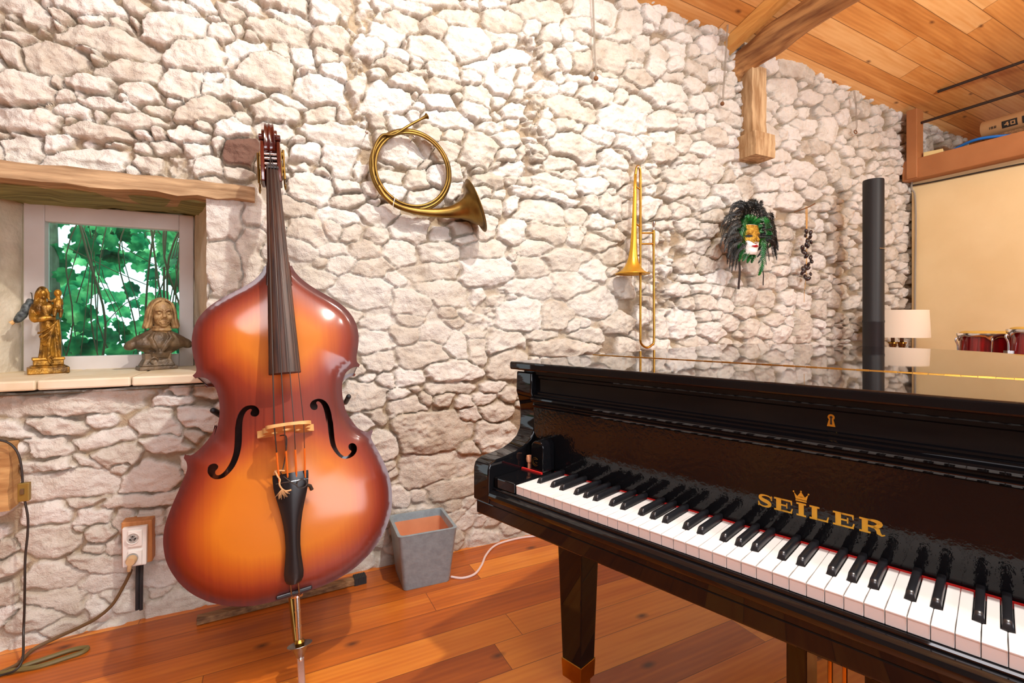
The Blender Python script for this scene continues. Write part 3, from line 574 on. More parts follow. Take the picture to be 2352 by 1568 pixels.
# key bed with bevelled lower edge, key slip moulding
mb = MB()
mb.prism([(-.016, z_bot-.001), (-.016, -.094), (.0, -.101), (.42, -.101), (.42, z_bot-.001)], lambda y, z, x: K(x, y, z), -.127, 1.349)
obj('keybed', mb, 'lacquer', gp, bevel=.003)
sl = [(.010, -.0215), (-.004, -.0215), (-.0065, -.024), (-.0065, -.028), (-.013, -.029), (-.019, -.033), (-.0215, -.039), (-.0205, -.046), (-.0175, -.050), (-.0175, z_bot), (.010, z_bot)]
mb = MB(); mb.prism(sl, lambda y, z, x: K(x, y, z), -.0755, 1.2975)
obj('key_slip', mb, 'lacquer', gp, smooth=True, angle=30)
for xa, xb in ((-.0745, -.0025), (1.2245, 1.2965)):
    mb = MB(); mb.prism([(-.004, -.0215), (-.004, .004), (.136, .004), (.136, -.0215)], lambda y, z, x: K(x, y, z), xa, xb)
    obj('key_block', mb, 'lacquer', gp, bevel=.003)
    mb = MB(); mb.box(K((xa+xb)/2, .0965, .0055), (xb-xa-.002, .005, .005)); obj('felt_strip', mb, 'felt', gp)
# block standing on the bass key block, with a round emblem
mb = MB(); R_ = [(-.046, .0045), (-.046, .060)]+[(-.046+.020*(1-cos(a)), .060+.024*sin(a)) for a in [k*pi/2/6 for k in range(1, 7)]]+[(-.014, .084), (-.008, .080), (-.004, .070), (-.004, .0045)]
mb.prism(R_, lambda x, z, y: K(x, y, z), .101, .146)
lb = obj('fallboard_end_block', mb, 'lacquer', gp, smooth=True, angle=35, bevel=.002)
mb = MB(); cc = K(-.030, .1004, .030)
mb.tube([cc+Vector((.0105*cos(a), 0, .0105*sin(a))) for a in [radians(40+k*12) for k in range(24)]], .0007, 6)
mb.tube([cc+Vector((.0068*cos(a), 0, .0068*sin(a))) for a in [radians(50+k*12) for k in range(22)]]+[cc+Vector((.0068, 0, -.001)), cc+Vector((.001, 0, -.001))], .0007, 6)
obj('emblem', mb, 'oldbrass', lb)
mb = MB(); mb.lathe([(.0, 0), (.0045, 0), (.0045, .016), (.007, .018), (.0085, .026), (.007, .034), (0, .036)], K(-.058, .108, .005), 14); obj('stud', mb, 'terracotta', lb, smooth=True)
# keys
kw = .0235; blacks = []
def is_black_after(n): return n < 51 and ((n-2) % 7) in (0, 1, 3, 4, 5)   # white key n has a sharp on its right
def key_white(n):
    x0, x1 = n*kw+.0004, (n+1)*kw-.0004; h = .0068
    def off(m):                             # centre of the sharp between m and m+1
        k = (m-2) % 7; return (m+1)*kw+{0: -.0022, 1: .0022, 3: -.003, 4: 0, 5: .003}[k]
    l = off(n-1)+h if n > 0 and is_black_after(n-1) else x0
    r = off(n)-h if is_black_after(n) else x1
    p = [(x0, 0), (x1, 0), (x1, .0485)]+([(r, .0505)] if r < x1 else [])+[(r, .152), (l, .152)]+([(l, .0505)] if l > x0 else [])+[(x0, .0485)]
    mb = MB(); mb.prism(p, lambda x, y, z: K(x, y, z), -.021, 0.)
    mb.prism([(x0, -.0012), (x1, -.0012), (x1, .0), (x0, .0)], lambda x, y, z: K(x, y, z), -.0028, 0.)
    o = obj('white_key', mb, 'ivory', gp, bevel=.0006, segs=1)
    if r < x1: blacks.append(off(n))
for n in range(52): key_white(n)
def sharp(cx):
    mb = MB(); a, b, h = .0057, .0043, .0118
    y0, y1 = .0515, .146
    ring = lambda y, a, z0, b, z1: [K(cx-a, y, z0), K(cx+a, y, z0), K(cx+b+.0006, y, z1-.0016), K(cx+b-.0008, y, z1), K(cx-b+.0008, y, z1), K(cx-b-.0006, y, z1-.0016)]
    R = [ring(y0, a, -.004, a, .0005), ring(y0+.0022, a, -.004, b+.0004, .0065), ring(y0+.0052, a, -.004, b, h-.0010), ring(y0+.009, a, -.004, b, h), ring(y1, a, -.004, b, h)]
    vs = [p for r in R for p in r]
    mb.add(vs, [(i*6+k, i*6+(k+1) % 6, (i+1)*6+(k+1) % 6, (i+1)*6+k) for i in range(4) for k in range(6)]+[tuple(range(5, -1, -1)), tuple(24+k for k in range(6))])
    return mb
proto = None
for cx in blacks:
    if proto is None: proto = obj('black_key', sharp(0), 'ebony', gp, smooth=True, angle=50); proto.location.x = cx
    else:
        c = proto.copy(); COL.objects.link(c); c.parent = gp; c.location.x = cx
mb = MB(); mb.box(K(.611, .1445, -.003), (1.222, .005, .009)); obj('felt_strip', mb, 'felt', gp)
# fallboard, its bead, the shelf moulding and the front rail with the lock
fy = .1492; lean = -.035
fb = [(fy, .002), (fy+.004, -.004), (fy+.02, -.004), (fy+.012, .172), (fy-.006, .172)]
fyz = lambda z: fy+lean*z
mb = MB(); mb.prism([(fyz(-.004), -.004), (fyz(.160), .160), (fyz(.160)+.016, .160), (fyz(-.004)+.016, -.004)], lambda y, z, x: K(x, y, z), -.0755, 1.2975)
obj('fallboard', mb, 'lacquer_wave', gp, bevel=.001)
y1 = fyz(.165)
bead = [(y1+.016, .161), (y1-.0015, .161), (y1-.004, .164), (y1-.0045, .167), (y1-.001, .1705), (y1-.001, .1735), (y1-.0065, .176), (y1-.0105, .1795), (y1-.012, .183), (y1-.0105, .187), (y1-.006, .1895), (y1-.0015, .191), (y1-.0015, .194), (y1+.003, .196), (y1+.016, .196)]
mb = MB(); mb.prism(bead, lambda y, z, x: K(x, y, z), -.0755, 1.2975)
obj('fallboard_rail', mb, 'lacquer', gp, smooth=True, angle=35)
rl = [(y1+.012, .1965), (y1+.006, .1965), (y1+.006, .2005), (y1+.010, .203), (y1+.011, .207), (y1+.011, .2365), (y1+.0075, .2395), (y1+.0075, .2455), (y1+.003, .249), (y1+.003, .2595), (y1+.03, .2595), (y1+.03, .1965)]
mb = MB(); mb.prism(rl, lambda y, z, x: K(x, y, z), -.0755, 1.2975)
fr = obj('front_rail', mb, 'lacquer', gp, smooth=True, angle=35)
lx = .611; ly = y1+.0106
mb = MB(); o_ = [(.0052*sin(a)+0, .0055+.0052*cos(a)) for a in [radians(-140+k*20) for k in range(15)]]
outer = o_+[(.0062, -.0105), (-.0062, -.0105)]
mb.prism(outer, lambda x, z, y: K(lx+x, y, .221+z), ly, ly-.0010); es = obj('lock_escutcheon', mb, 'gold', fr)
mb = MB(); o2 = [(.0022*sin(a), .0055+.0022*cos(a)) for a in [radians(-150+k*20) for k in range(16)]]+[(.0016, -.007), (-.0016, -.007)]
mb.prism(o2, lambda x, z, y: K(lx+x, y, .221+z), ly-.0010, ly-.0013); obj('keyhole', mb, 'ink', es)
# maker's lettering and crown on the fallboard
def letter(name, polys, x0, m='gold'):
    mb = MB()
    for p in polys:
        mb.prism(p, lambda x, z, y: K(x0+x, fyz(.0455+z)+y, .0455+z), -.0002, -.0007)
    return obj(name, mb, m, bpy.data.objects['fallboard'])
h = .0235; s_ = .0042; st = .0082
bar = lambda a, b, c, d: [(a, b), (c, b), (c, d), (a, d)]
def serif_stem(x, w=st): return [bar(x-.0035, 0, x+w+.0035, .003), bar(x-.0035, h-.003, x+w+.0035, h), bar(x, .003, x+w, h-.003)]
def E_(x): return serif_stem(x)+[bar(x+st, 0, x+.026, .003), bar(x+st, h-.003, x+.026, h), [(x+.0235, .003), (x+.026, .003), (x+.0275, .009), (x+.0255, .009)], [(x+.0235, h-.003), (x+.026, h-.003), (x+.026, h-.0085), (x+.0245, h-.0085)], bar(x+st, h/2-.0012, x+.018, h/2+.0016), bar(x+.0165, h/2-.0045, x+.0185, h/2+.005)]
def thick(path, wid):
    P = [Vector((a, b, 0)) for a, b in path]; out = []
    for i in range(len(P)-1):
        d = (P[i+1]-P[i]); n = Vector((-d.y, d.x, 0)).normalized()
        d0 = (P[i+1]-P[max(i-1, 0)]); n0 = Vector((-d0.y, d0.x, 0)).normalized(); d1 = (P[min(i+2, len(P)-1)]-P[i]); n1 = Vector((-d1.y, d1.x, 0)).normalized()
        a, b = wid[i]/2, wid[i+1]/2
        out.append([(P[i].x-n0.x*a, P[i].y-n0.y*a), (P[i+1].x-n1.x*b, P[i+1].y-n1.y*b), (P[i+1].x+n1.x*b, P[i+1].y+n1.y*b), (P[i].x+n0.x*a, P[i].y+n0.y*a)])
    return out
sp = spline([(.0235, .0165, 0), (.021, .0205, 0), (.013, .0222, 0), (.0055, .0205, 0), (.0042, .0165, 0), (.008, .0132, 0), (.0165, .0105, 0), (.0205, .0068, 0), (.018, .0028, 0), (.011, .0012, 0), (.004, .0028, 0), (.0012, .0072, 0)], 3)
ws = [.0024+.0044*(sin(pi*min(1, max(0, (i/(len(sp)-1)-.18)/.64))))**1.0 for i in range(len(sp))]
letter('letter_s', thick([(p.x, p.y) for p in sp], ws)+[bar(.0225, .0145, .0245, .0225), bar(.0003, .001, .0022, .009)], .495)
letter('letter_e', E_(0), .5265)
letter('letter_i', serif_stem(0), .563)
letter('letter_l', serif_stem(0)+[bar(st, 0, .0245, .003), [(.022, .003), (.0245, .003), (.026, .0095), (.024, .0095)]], .5835)
letter('letter_e', E_(0), .6185)
bow = spline([(st, h-.0015, 0), (.018, h-.0015, 0), (.0245, .0185, 0), (.018, .0125, 0), (st, .0122, 0)], 4)
letter('letter_r', serif_stem(0)+thick([(p.x, p.y) for p in bow], [.003+.004*sin(pi*i/(len(bow)-1))**2 for i in range(len(bow))])+thick([(.016, .0125), (.0215, .0085), (.0225, .0035), (.0265, .0008), (.0305, .0028)], [.0032, .006, .006, .0028, .0016]), .6555)
cw = [(-.0085, .004), (-.0115, .0145), (-.0062, .0092), (-.0034, .0155), (0, .0098), (.0034, .0155), (.0062, .0092), (.0115, .0145), (.0085, .004)]
def crown_polys():
    out = [bar(-.0085, .0, .0085, .0026)]
    base = [(-.0085, .0036), (-.0115, .0150), (-.006, .0085)], [(-.006, .0085), (0, .0175), (.006, .0085)], [(.006, .0085), (.0115, .0150), (.0085, .0036)]
    for tri in base: out.append(list(tri)[::-1])
    out.append([(-.0085, .0036), (.0085, .0036), (.006, .0085), (0, .0075), (-.006, .0085)])
    for cx, cz in ((-.0118, .0158), (0, .0182), (.0118, .0158)): out.append([(cx+.0014*cos(k*pi/4), cz+.0014*sin(k*pi/4)) for k in range(8)])
    return out
letter('crown', [[(x, z+h+.0025) for x, z in p] for p in crown_polys()], .567)
# legs
for lx_, ly_ in ((-.071, .337), (1.293, .337), (.25, 1.60)):
    mb = MB(); c = K(lx_, ly_, 0)
    mb.frustum((lx_, ly_, .105), (.034, .034), (.048, .048), .495)
    lg = obj('leg', mb, 'lacquer', gp, bevel=.003)
    mb = MB(); mb.frustum((lx_, ly_, .055), (.034, .034), (.0365, .0365), .055); obj('ferrule', mb, 'brass', lg, bevel=.002)
    mb = MB(); mb.tube([Vector((lx_-.016, ly_+.01, .028)), Vector((lx_+.016, ly_+.01, .028))], .028, 20)
    mb.box((lx_, ly_, .052), (.044, .03, .012)); obj('caster', mb, 'brass', lg, smooth=True, angle=40)
# pedal lyre
mb = MB()
for x in (.551, .671): mb.box((x, .215, .33), (.034, .075, .56))
mb.box((.611, .215, .115), (.26, .12, .09)); 
ly = obj('pedal_lyre', mb, 'lacquer', gp, bevel=.003)
for x in (.551, .611, .671):
    mb = MB(); mb.tube([Vector((x, .16, .085)), Vector((x, .10, .075)), Vector((x, .04, .055))], [.010, .010, .022], 12, flat=.4); obj('pedal', mb, 'brass', ly, smooth=True)
for x in (.60, .622):
    mb = MB(); mb.tube([Vector((x, .20, .15)), Vector((x, .20, .615))], .004, 8); obj('pedal_rod', mb, 'brass', ly, smooth=True)

# ------------------------------------------------------------------ double bass (frame: u across, v up the body, n out of the belly; origin = spike tip)
AZ, LE, RO = .39542, .27996, .05893
TIP = Vector((-.6348, 1.4501, .0002))
_u = Vector((cos(AZ), sin(AZ), 0)); _n = Vector((sin(AZ), -cos(AZ), 0)); _z = Vector((0, 0, 1))
_v = _z*cos(LE)-_n*sin(LE); _n2 = _n*cos(LE)+_z*sin(LE)
BU = _u*cos(RO)+_v*sin(RO); BV = _v*cos(RO)-_u*sin(RO); BN = _n2
BM = frame(TIP, BU, BV, BN)
def bass_uv(px, py, nn=.10):
    d = Vector(((px-CX)/F, 1, -(py-CY)/F)); c = Vector((0, 0, HC)); o = TIP+BN*nn
    q = c+d*((o-c).dot(BN)/d.dot(BN))-TIP
    return q.dot(BU), q.dot(BV)
A2 = lambda x, y: (360+x/3.564, 560+y/3.564)
A3 = lambda x, y: (360+x/3.409, 960+y/3.409)
seg = [  # outline of the belly between its corners, as measured (upper / lower detail scales)
 [A2(*p) for p in ((886, 176), (868, 215), (838, 255), (790, 300), (720, 345), (640, 385), (560, 428), (480, 475), (420, 520), (370, 570), (330, 625), (303, 690), (288, 760), (286, 830), (297, 910), (313, 975), (324, 1020), (320, 1050), (293, 1078))],
 [A2(*p) for p in ((293, 1078), (312, 1097))],
 [A2(*p) for p in ((312, 1097), (352, 1090), (405, 1100), (450, 1135), (482, 1185), (502, 1245), (513, 1310), (515, 1370), (508, 1440), (490, 1510), (470, 1568))]+[A3(*p) for p in ((468, 50), (440, 110), (400, 170), (355, 222), (312, 262), (272, 288), (240, 292), (221, 283))],
 [A3(*p) for p in ((221, 283), (211, 314))],
 [A3(*p) for p in ((211, 314), (232, 345), (238, 390), (225, 440), (200, 500), (165, 580), (125, 670), (90, 760), (62, 850), (50, 940), (52, 1010), (65, 1090), (90, 1160), (130, 1230), (185, 1300), (260, 1365), (340, 1410), (430, 1445), (540, 1468), (650, 1475), (760, 1468), (860, 1448), (970, 1422), (1080, 1390), (1200, 1350), (1330, 1300), (1450, 1240), (1560, 1165), (1660, 1070), (1740, 965), (1800, 850), (1835, 730), (1843, 620), (1835, 520), (1810, 420), (1775, 335), (1730, 250), (1692, 185), (1678, 145), (1695, 97))],
 [A3(*p) for p in ((1695, 97), (1679, 90))],
 [A3(*p) for p in ((1679, 90), (1650, 107), (1610, 97), (1570, 72))]+[A2(*p) for p in ((1600, 1450), (1560, 1390), (1535, 1320), (1520, 1240), (1517, 1170), (1525, 1110), (1545, 1060), (1580, 1025), (1620, 1007), (1655, 1005))],
 [A2(*p) for p in ((1655, 1005), (1664, 988))],
 [A2(*p) for p in ((1664, 988), (1641, 965), (1636, 920), (1646, 860), (1653, 790), (1650, 730), (1635, 660), (1600, 590), (1550, 530), (1490, 480), (1410, 430), (1330, 385), (1250, 335), (1180, 280), (1130, 225), (1107, 178))]]
OUT = []
for s_ in seg:
    P = [bass_uv(*p)+(0,) for p in s_]
    Q = spline(P, 3) if len(P) > 2 else [Vector(p) for p in P]
    OUT += [(q.x, q.y) for q in Q[:-1]]
OUT.append(tuple(bass_uv(*A2(1107, 178))))
fl_ = [A2(*p) for p in ((637, 1500), (645, 1440), (662, 1390), (690, 1350), (725, 1325), (765, 1318), (800, 1322), (828, 1342), (840, 1370), (832, 1398), (808, 1412), (780, 1408), (765, 1390), (768, 1372), (776, 1358), (770, 1348), (752, 1352), (727, 1372), (708, 1410), (698, 1460), (695, 1540))]+[A3(*p) for p in ((665, 100), (664, 180), (655, 250), (636, 320), (608, 380), (572, 425), (535, 458), (495, 475), (450, 478), (415, 460), (392, 430), (390, 400), (402, 372), (430, 356), (462, 358), (479, 378), (470, 398), (456, 412), (455, 432), (468, 446), (495, 442), (527, 416), (560, 370), (583, 320), (599, 260), (605, 190), (607, 100), (608, 20))]
fr_ = [A2(*p) for p in ((1257, 1332), (1255, 1310), (1275, 1280), (1310, 1265), (1345, 1265), (1385, 1285), (1415, 1330), (1432, 1390), (1440, 1450))]+[A3(*p) for p in ((1379, 0), (1388, 100), (1395, 170), (1410, 230), (1440, 278), (1470, 298), (1496, 294), (1518, 272), (1526, 256), (1510, 245), (1502, 225), (1508, 205), (1530, 193), (1555, 200), (1570, 225), (1567, 260), (1545, 292), (1510, 312), (1470, 318), (1430, 302), (1395, 265), (1365, 215), (1350, 150), (1340, 60), (1335, 0))]+[A2(*p) for p in ((1392, 1470), (1380, 1400), (1365, 1340), (1345, 1300), (1322, 1285), (1310, 1290), (1306, 1302), (1317, 1320), (1314, 1345), (1295, 1358), (1270, 1352))]
HOLES = []
for h_ in (fl_, fr_):
    HOLES.append([(q.x, q.y) for q in spline([bass_uv(x, y, .125)+(0,) for x, y in h_], 2, closed=True)])
def seg_dist(P, poly):
    A = np.array(poly); B = np.roll(A, -1, 0); d = B-A; out = np.full(len(P), 9.)
    for i in range(0, len(P), 2000):
        p = P[i:i+2000, None, :]; t = np.clip(((p-A)*d).sum(-1)/np.maximum((d*d).sum(-1), 1e-12), 0, 1)
        out[i:i+2000] = np.sqrt((((A+t[..., None]*d)-p)**2).sum(-1)).min(1)
    return out
def inside(P, poly):
    A = np.array(poly); B = np.roll(A, -1, 0); x, y = P[:, 0:1], P[:, 1:2]
    c = ((A[:, 1] > y) != (B[:, 1] > y)) & (x < (B[:, 0]-A[:, 0])*(y-A[:, 1])/(B[:, 1]-A[:, 1]+1e-15)+A[:, 0])
    return c.sum(1) % 2 == 1
def plate(outer, holes, step):
    vs = list(outer); es = [(i, (i+1) % len(outer)) for i in range(len(outer))]
    for h in holes:
        o = len(vs); vs += h; es += [(o+i, o+(i+1) % len(h)) for i in range(len(h))]
    a = np.array(outer); g = np.array([(x, y) for x in np.arange(a[:, 0].min(), a[:, 0].max(), step) for y in np.arange(a[:, 1].min(), a[:, 1].max(), step)])
    k = inside(g, outer) & (seg_dist(g, outer) > step*.45)
    for h in holes: k &= ~inside(g, h) & (seg_dist(g, h) > step*.4)
    vs += [tuple(p) for p in g[k]]
    r = delaunay_2d_cdt([Vector(v) for v in vs], es, [], 0, 1e-6)
    V = np.array([tuple(v) for v in r[0]]); Fc = [tuple(f) for f in r[2]]
    c = np.array([V[list(f)].mean(0) for f in Fc]); k = inside(c, outer)
    for h in holes: k &= ~inside(c, h)
    return V, [f for f, q in zip(Fc, k) if q]
bass = thing('double_bass', 'sunburst orange double bass leaning upright before the stone wall, spike on the floor', 'double bass', BM)
V, Fc = plate(OUT, HOLES, .012)
dd = seg_dist(V, OUT)
arch = .034*(1-np.exp(-(dd/.105)**1.25))-.0035*np.exp(-((dd-.018)/.010)**2)
NB = .10
mb = MB(); mb.add([(x, y, NB+a) for (x, y), a in zip(V, arch)], Fc)
def skirt(loop, fa, fb):
    o = len(mb.v); n = len(loop); mb.v += [(x, y, fa(x, y)) for x, y in loop]+[(x, y, fb(x, y)) for x, y in loop]
    mb.f += [(o+i, o+(i+1) % n, o+n+(i+1) % n, o+n+i) for i in range(n)]
skirt(OUT, lambda x, y: NB-.0035*math.exp(-(1.8)**2), lambda x, y: NB-.008)
for h in HOLES:
    hd = dict(zip(h, seg_dist(np.array(h), OUT))); fa = lambda x, y: NB+.034*(1-math.exp(-(hd[(x, y)]/.105)**1.25))-.0035*math.exp(-((hd[(x, y)]-.018)/.010)**2)
    skirt(h, fa, lambda x, y: fa(x, y)-.008)
o = obj('front_plate', mb, 'varnish', bass, smooth=True, angle=50)
me = o.data; co_ = np.empty(len(me.vertices)*3, np.float32); me.vertices.foreach_get('co', co_); co_ = co_.reshape(-1, 3)
d2 = seg_dist(co_[:, :2].astype(float), OUT)
b_ = np.clip((d2-.012)/.13, 0, 1)**.75; vv = co_[:, 1]
b_ *= 1-.72*np.exp(-((vv-.83)/.115)**2); b_ += .06
at = me.attributes.new('burst', 'FLOAT', 'POINT'); at.data.foreach_set('value', b_.astype(np.float32))
# purfling line just inside the edge
cen_ = np.array(OUT)
def inset(poly, k):
    out = []; n = len(poly); ar = sum(poly[i][0]*poly[(i+1) % n][1]-poly[(i+1) % n][0]*poly[i][1] for i in range(n))
    s = 1 if ar > 0 else -1
    for i in range(n):
        a, b = Vector(poly[i-1]), Vector(poly[(i+1) % n]); d = (b-a).normalized(); out.append((poly[i][0]-d.y*k*s, poly[i][1]+d.x*k*s))
    return out
RIB = inset(OUT, .006)
mb = MB(); n_ = len(RIB); rows = [[(x, y, z) for x, y in RIB] for z in (NB-.006, .03, -.04, -.088)]
mb.add([p for r in rows for p in r], [(i*n_+k, i*n_+(k+1) % n_, (i+1)*n_+(k+1) % n_, (i+1)*n_+k) for i in range(3) for k in range(n_)])
obj('rib', mb, 'rib', bass, smooth=True, angle=50)
mb = MB(); V2, F2 = plate(OUT, [], .05); d2 = seg_dist(V2, OUT)
mb.add([(x, y, -.092-.012*(1-math.exp(-(d/.1)**1.3))) for (x, y), d in zip(V2, d2)], F2); mb.add([(x, y, -.084) for x, y in V2], F2)
skirt(OUT, lambda x, y: -.092, lambda x, y: -.084)
obj('back_plate', mb, 'rib', bass, smooth=True, angle=40)
def C(N_): return .011*(N_-.10)/.12           # centre line drift
# neck with heel
mb = MB(); mb.tube([(.003, 1.20, .06), (.003, 1.285, .075), (.004, 1.36, .112), (.003, 1.48, .108), (.002, 1.60, .094), (.002, 1.70, .078)], [.046, .044, .030, .026, .0235, .022], 20)
mb.prism([(-.038, 1.25), (.046, 1.25), (.040, 1.345), (-.032, 1.345)], lambda a, b, c: (a, b, c), -.085, .11)
obj('neck', mb, 'neckwood', bass, smooth=True, angle=50, bevel=.004)
rows = []
for i in range(13):
    s = i/12; v = 1.700+(.933-1.700)*s; N_ = .115+.100*s; hw = .0205+.0248*s; c = C(N_); a = .004+.009*s
    top = [(c+hw*k, v, N_+a*(1-k*k)-(.004 if abs(k) == 1 else 0)) for k in (-1, -.97, -.7, -.35, 0, .35, .7, .97, 1)]
    rows.append(top+[(c+hw*.98, v, N_-.016), (c+hw*.6, v, N_-.020), (c-hw*.6, v, N_-.020), (c-hw*.98, v, N_-.016)])
mb = MB(); k_ = len(rows[0]); mb.add([p for r in rows for p in r], [(i*k_+j, i*k_+(j+1) % k_, (i+1)*k_+(j+1) % k_, (i+1)*k_+j) for i in range(12) for j in range(k_)]+[tuple(range(k_)), tuple(12*k_+j for j in range(k_-1, -1, -1))])
obj('fingerboard', mb, 'fingerwood', bass, smooth=True, angle=40)
mb = MB(); mb.box((.0015, 1.704, .112), (.041, .010, .024)); obj('nut', mb, 'ebony', bass, bevel=.002)
# pegbox and scroll
mb = MB()
for s in (-1, 1):
    w0, w1 = .0205, .0335
    mb.prism([(1.655, .112), (1.655, .060), (1.72, .030), (1.80, .030), (1.835, .065), (1.828, .098), (1.78, .108), (1.70, .118)], lambda v, N_, u: (-.003+s*u, v, N_), w0, w1)
mb.prism([(1.64, .07), (1.72, .028), (1.81, .024), (1.81, .04), (1.72, .045), (1.64, .085)], lambda v, N_, u: (-.003+u, v, N_), -.021, .021)
mb.prism([(1.792, .03), (1.84, .04), (1.84, .08), (1.797, .088)], lambda v, N_, u: (-.003+u, v, N_), -.021, .021)
obj('pegbox', mb, 'neckwood', bass, smooth=True, angle=40, bevel=.003)
mb = MB(); rot_ = Matrix(((0, 0, 1), (1, 0, 0), (0, 1, 0)))
rows = []
for (v, N_), w_ in zip(spline([(1.786, .078, 0), (1.792, .094, 0), (1.812, .103, 0), (1.845, .110, 0), (1.875, .109, 0), (1.900, .098, 0), (1.914, .078, 0), (1.908, .055, 0), (1.885, .040, 0)], 4) and [(p.x, p.y) for p in spline([(1.786, .078, 0), (1.792, .094, 0), (1.812, .103, 0), (1.845, .110, 0), (1.875, .109, 0), (1.900, .098, 0), (1.914, .078, 0), (1.908, .055, 0), (1.885, .040, 0)], 4)], [.0215-.0095*k/32 for k in range(33)]):
    d = Vector((v-1.86, N_-.072)).normalized()
    rows.append([(-.004+w_*k, v+d.x*o2, N_+d.y*o2) for k, o2 in ((-1, -.016), (-1, -.003), (-.92, .0), (-.7, -.001), (-.4, -.0035), (-.12, .0), (.12, .0), (.4, -.0035), (.7, -.001), (.92, .0), (1, -.003), (1, -.016))])
mb.grid(rows)
mb.lathe([(0, -.015), (.030, -.015), (.030, .015), (0, .015)], (-.004, 1.868, .074), 24, m=rot_)
mb.lathe([(0, -.026), (.022, -.026), (.024, -.024), (.024, .024), (.022, .026), (0, .026)], (-.004, 1.860, .078), 22, m=rot_)
mb.lathe([(0, -.037), (.011, -.037), (.0135, -.035), (.0135, .035), (.011, .037), (0, .037)], (-.004, 1.850, .083), 18, m=rot_)
mb.tube([(-.005, 1.80, .045), (-.005, 1.835, .040), (-.005, 1.87, .046)], [.024, .022, .018], 16, flat=.8)
obj('scroll', mb, 'neckwood', bass, smooth=True, angle=45)
for i, (s, v) in enumerate(((-1, 1.695), (1, 1.715), (-1, 1.755), (1, 1.775))):
    mb = MB(); u0 = -.003+s*.034
    mb.box((u0+s*.0015, v, .078), (.003, .056, .034)); mb.lathe([(0, 0), (.014, 0), (.014, .005), (0, .005)], (u0+s*.003, v+.006, .082), 16, m=rot_)
    mb.tube([(u0+s*.0085, v-.034, .082), (u0+s*.0085, v+.028, .082)], .0042, 8); mb.tube([(u0+s*.007, v-.03, .07), (u0+s*.007, v-.045, .045)], .003, 8)
    mb.ball((u0+s*.009, v-.048, .052), (.004, .012, .014), 12, 8)
    obj('tuning_machine', mb, 'oldbrass', bass, smooth=True, angle=40)
for v in (1.722, 1.742, 1.764, 1.782):
    mb = MB(); mb.tube([(-.024, v, .082), (.018, v, .082)], .006, 12); obj('string_post', mb, 'chrome', bass, smooth=True, angle=40)
# bridge
c0 = .002; bo = [(-.078, 0), (-.080, .010), (-.066, .020), (-.056, .042), (-.066, .060), (-.061, .074), (-.050, .082), (-.054, .102), (-.058, .120), (-.052, .132), (-.03, .141), (.0, .146), (.03, .142), (.056, .130), (.064, .116), (.056, .100), (.050, .082), (.061, .074), (.066, .060), (.056, .042), (.066, .020), (.080, .010), (.078, 0), (.042, 0), (.036, .012), (.018, .038), (0, .044), (-.018, .038), (-.036, .012), (-.042, 0)]
ho = [[(r*cos(a)+cx, r*1.2*sin(a)+cz) for a in [k*pi/6 for k in range(12)]] for cx, cz, r in ((0, .088, .013), (-.033, .060, .010), (.033, .060, .010))]
Vb, Fb = plate(bo, ho, .02)
mb = MB(); tk = lambda z: .011-.045*z
mb.add([(x+c0+.08*z, .764+.06*z+tk(z), .128+z) for x, z in Vb], Fb); mb.add([(x+c0+.08*z, .764+.06*z-tk(z), .128+z) for x, z in Vb], [f[::-1] for f in Fb])
for lp in [bo]+ho:
    q = len(lp); mb.add([(x+c0+.08*z, .764+.06*z+tk(z), .128+z) for x, z in lp]+[(x+c0+.08*z, .764+.06*z-tk(z), .128+z) for x, z in lp], [(i, (i+1) % q, q+(i+1) % q, q+i) for i in range(q)])
obj('bridge', mb, 'bridgewood', bass, smooth=True, angle=40)
# tailpiece, tail gut, saddle
prof_t = [(.637, .0490), (.625, .0492), (.60, .0475), (.575, .0425), (.55, .0360), (.52, .0290), (.49, .0240), (.46, .0210), (.43, .0200), (.40, .0215), (.375, .0245), (.355, .0262), (.34, .0250), (.330, .0200), (.325, .0120)]
rows = []
for v, w_ in prof_t:
    s = (v-.325)/.312; N_ = .138+.034*s; c = .0035+.007*s
    top = [(c+w_*k, v, N_+.010*(1-k*k)) for k in (-1, -.8, -.45, 0, .45, .8, 1)]
    rows.append(top+[(c+w_, v, N_-.010), (c-w_, v, N_-.010)])
mb = MB(); k_ = 9; mb.add([p for r in rows for p in r], [(i*k_+j, i*k_+(j+1) % k_, (i+1)*k_+(j+1) % k_, (i+1)*k_+j) for i in range(len(rows)-1) for j in range(k_)]+[tuple(range(k_)), tuple((len(rows)-1)*k_+j for j in range(k_-1, -1, -1))])
tp = obj('tailpiece', mb, 'tailwood', bass, smooth=True, angle=45)
mb = MB(); mb.tube([(c, .612, .168+.0115*(1-((c-.0105)/.048)**2)) for c in [-.036+.093*i/10 for i in range(11)]], .0013, 6); obj('tailpiece_fret', mb, 'chrome', tp)
mb = MB()
for s in (-1, 1): mb.tube([(.004+s*.010, .335, .134), (.004+s*.0105, .296, .112), (.004+s*.008, .282, .09), (.004+s*.004, .27, .02)], .0022, 8)
obj('tail_gut', mb, 'steel', bass, smooth=True)
mb = MB(); mb.prism([(-.047, .288), (-.047, .299), (.050, .3045), (.050, .2935)], lambda a, b, c: (a, b, c), .085, .112); obj('saddle', mb, 'ebony', bass, bevel=.003)
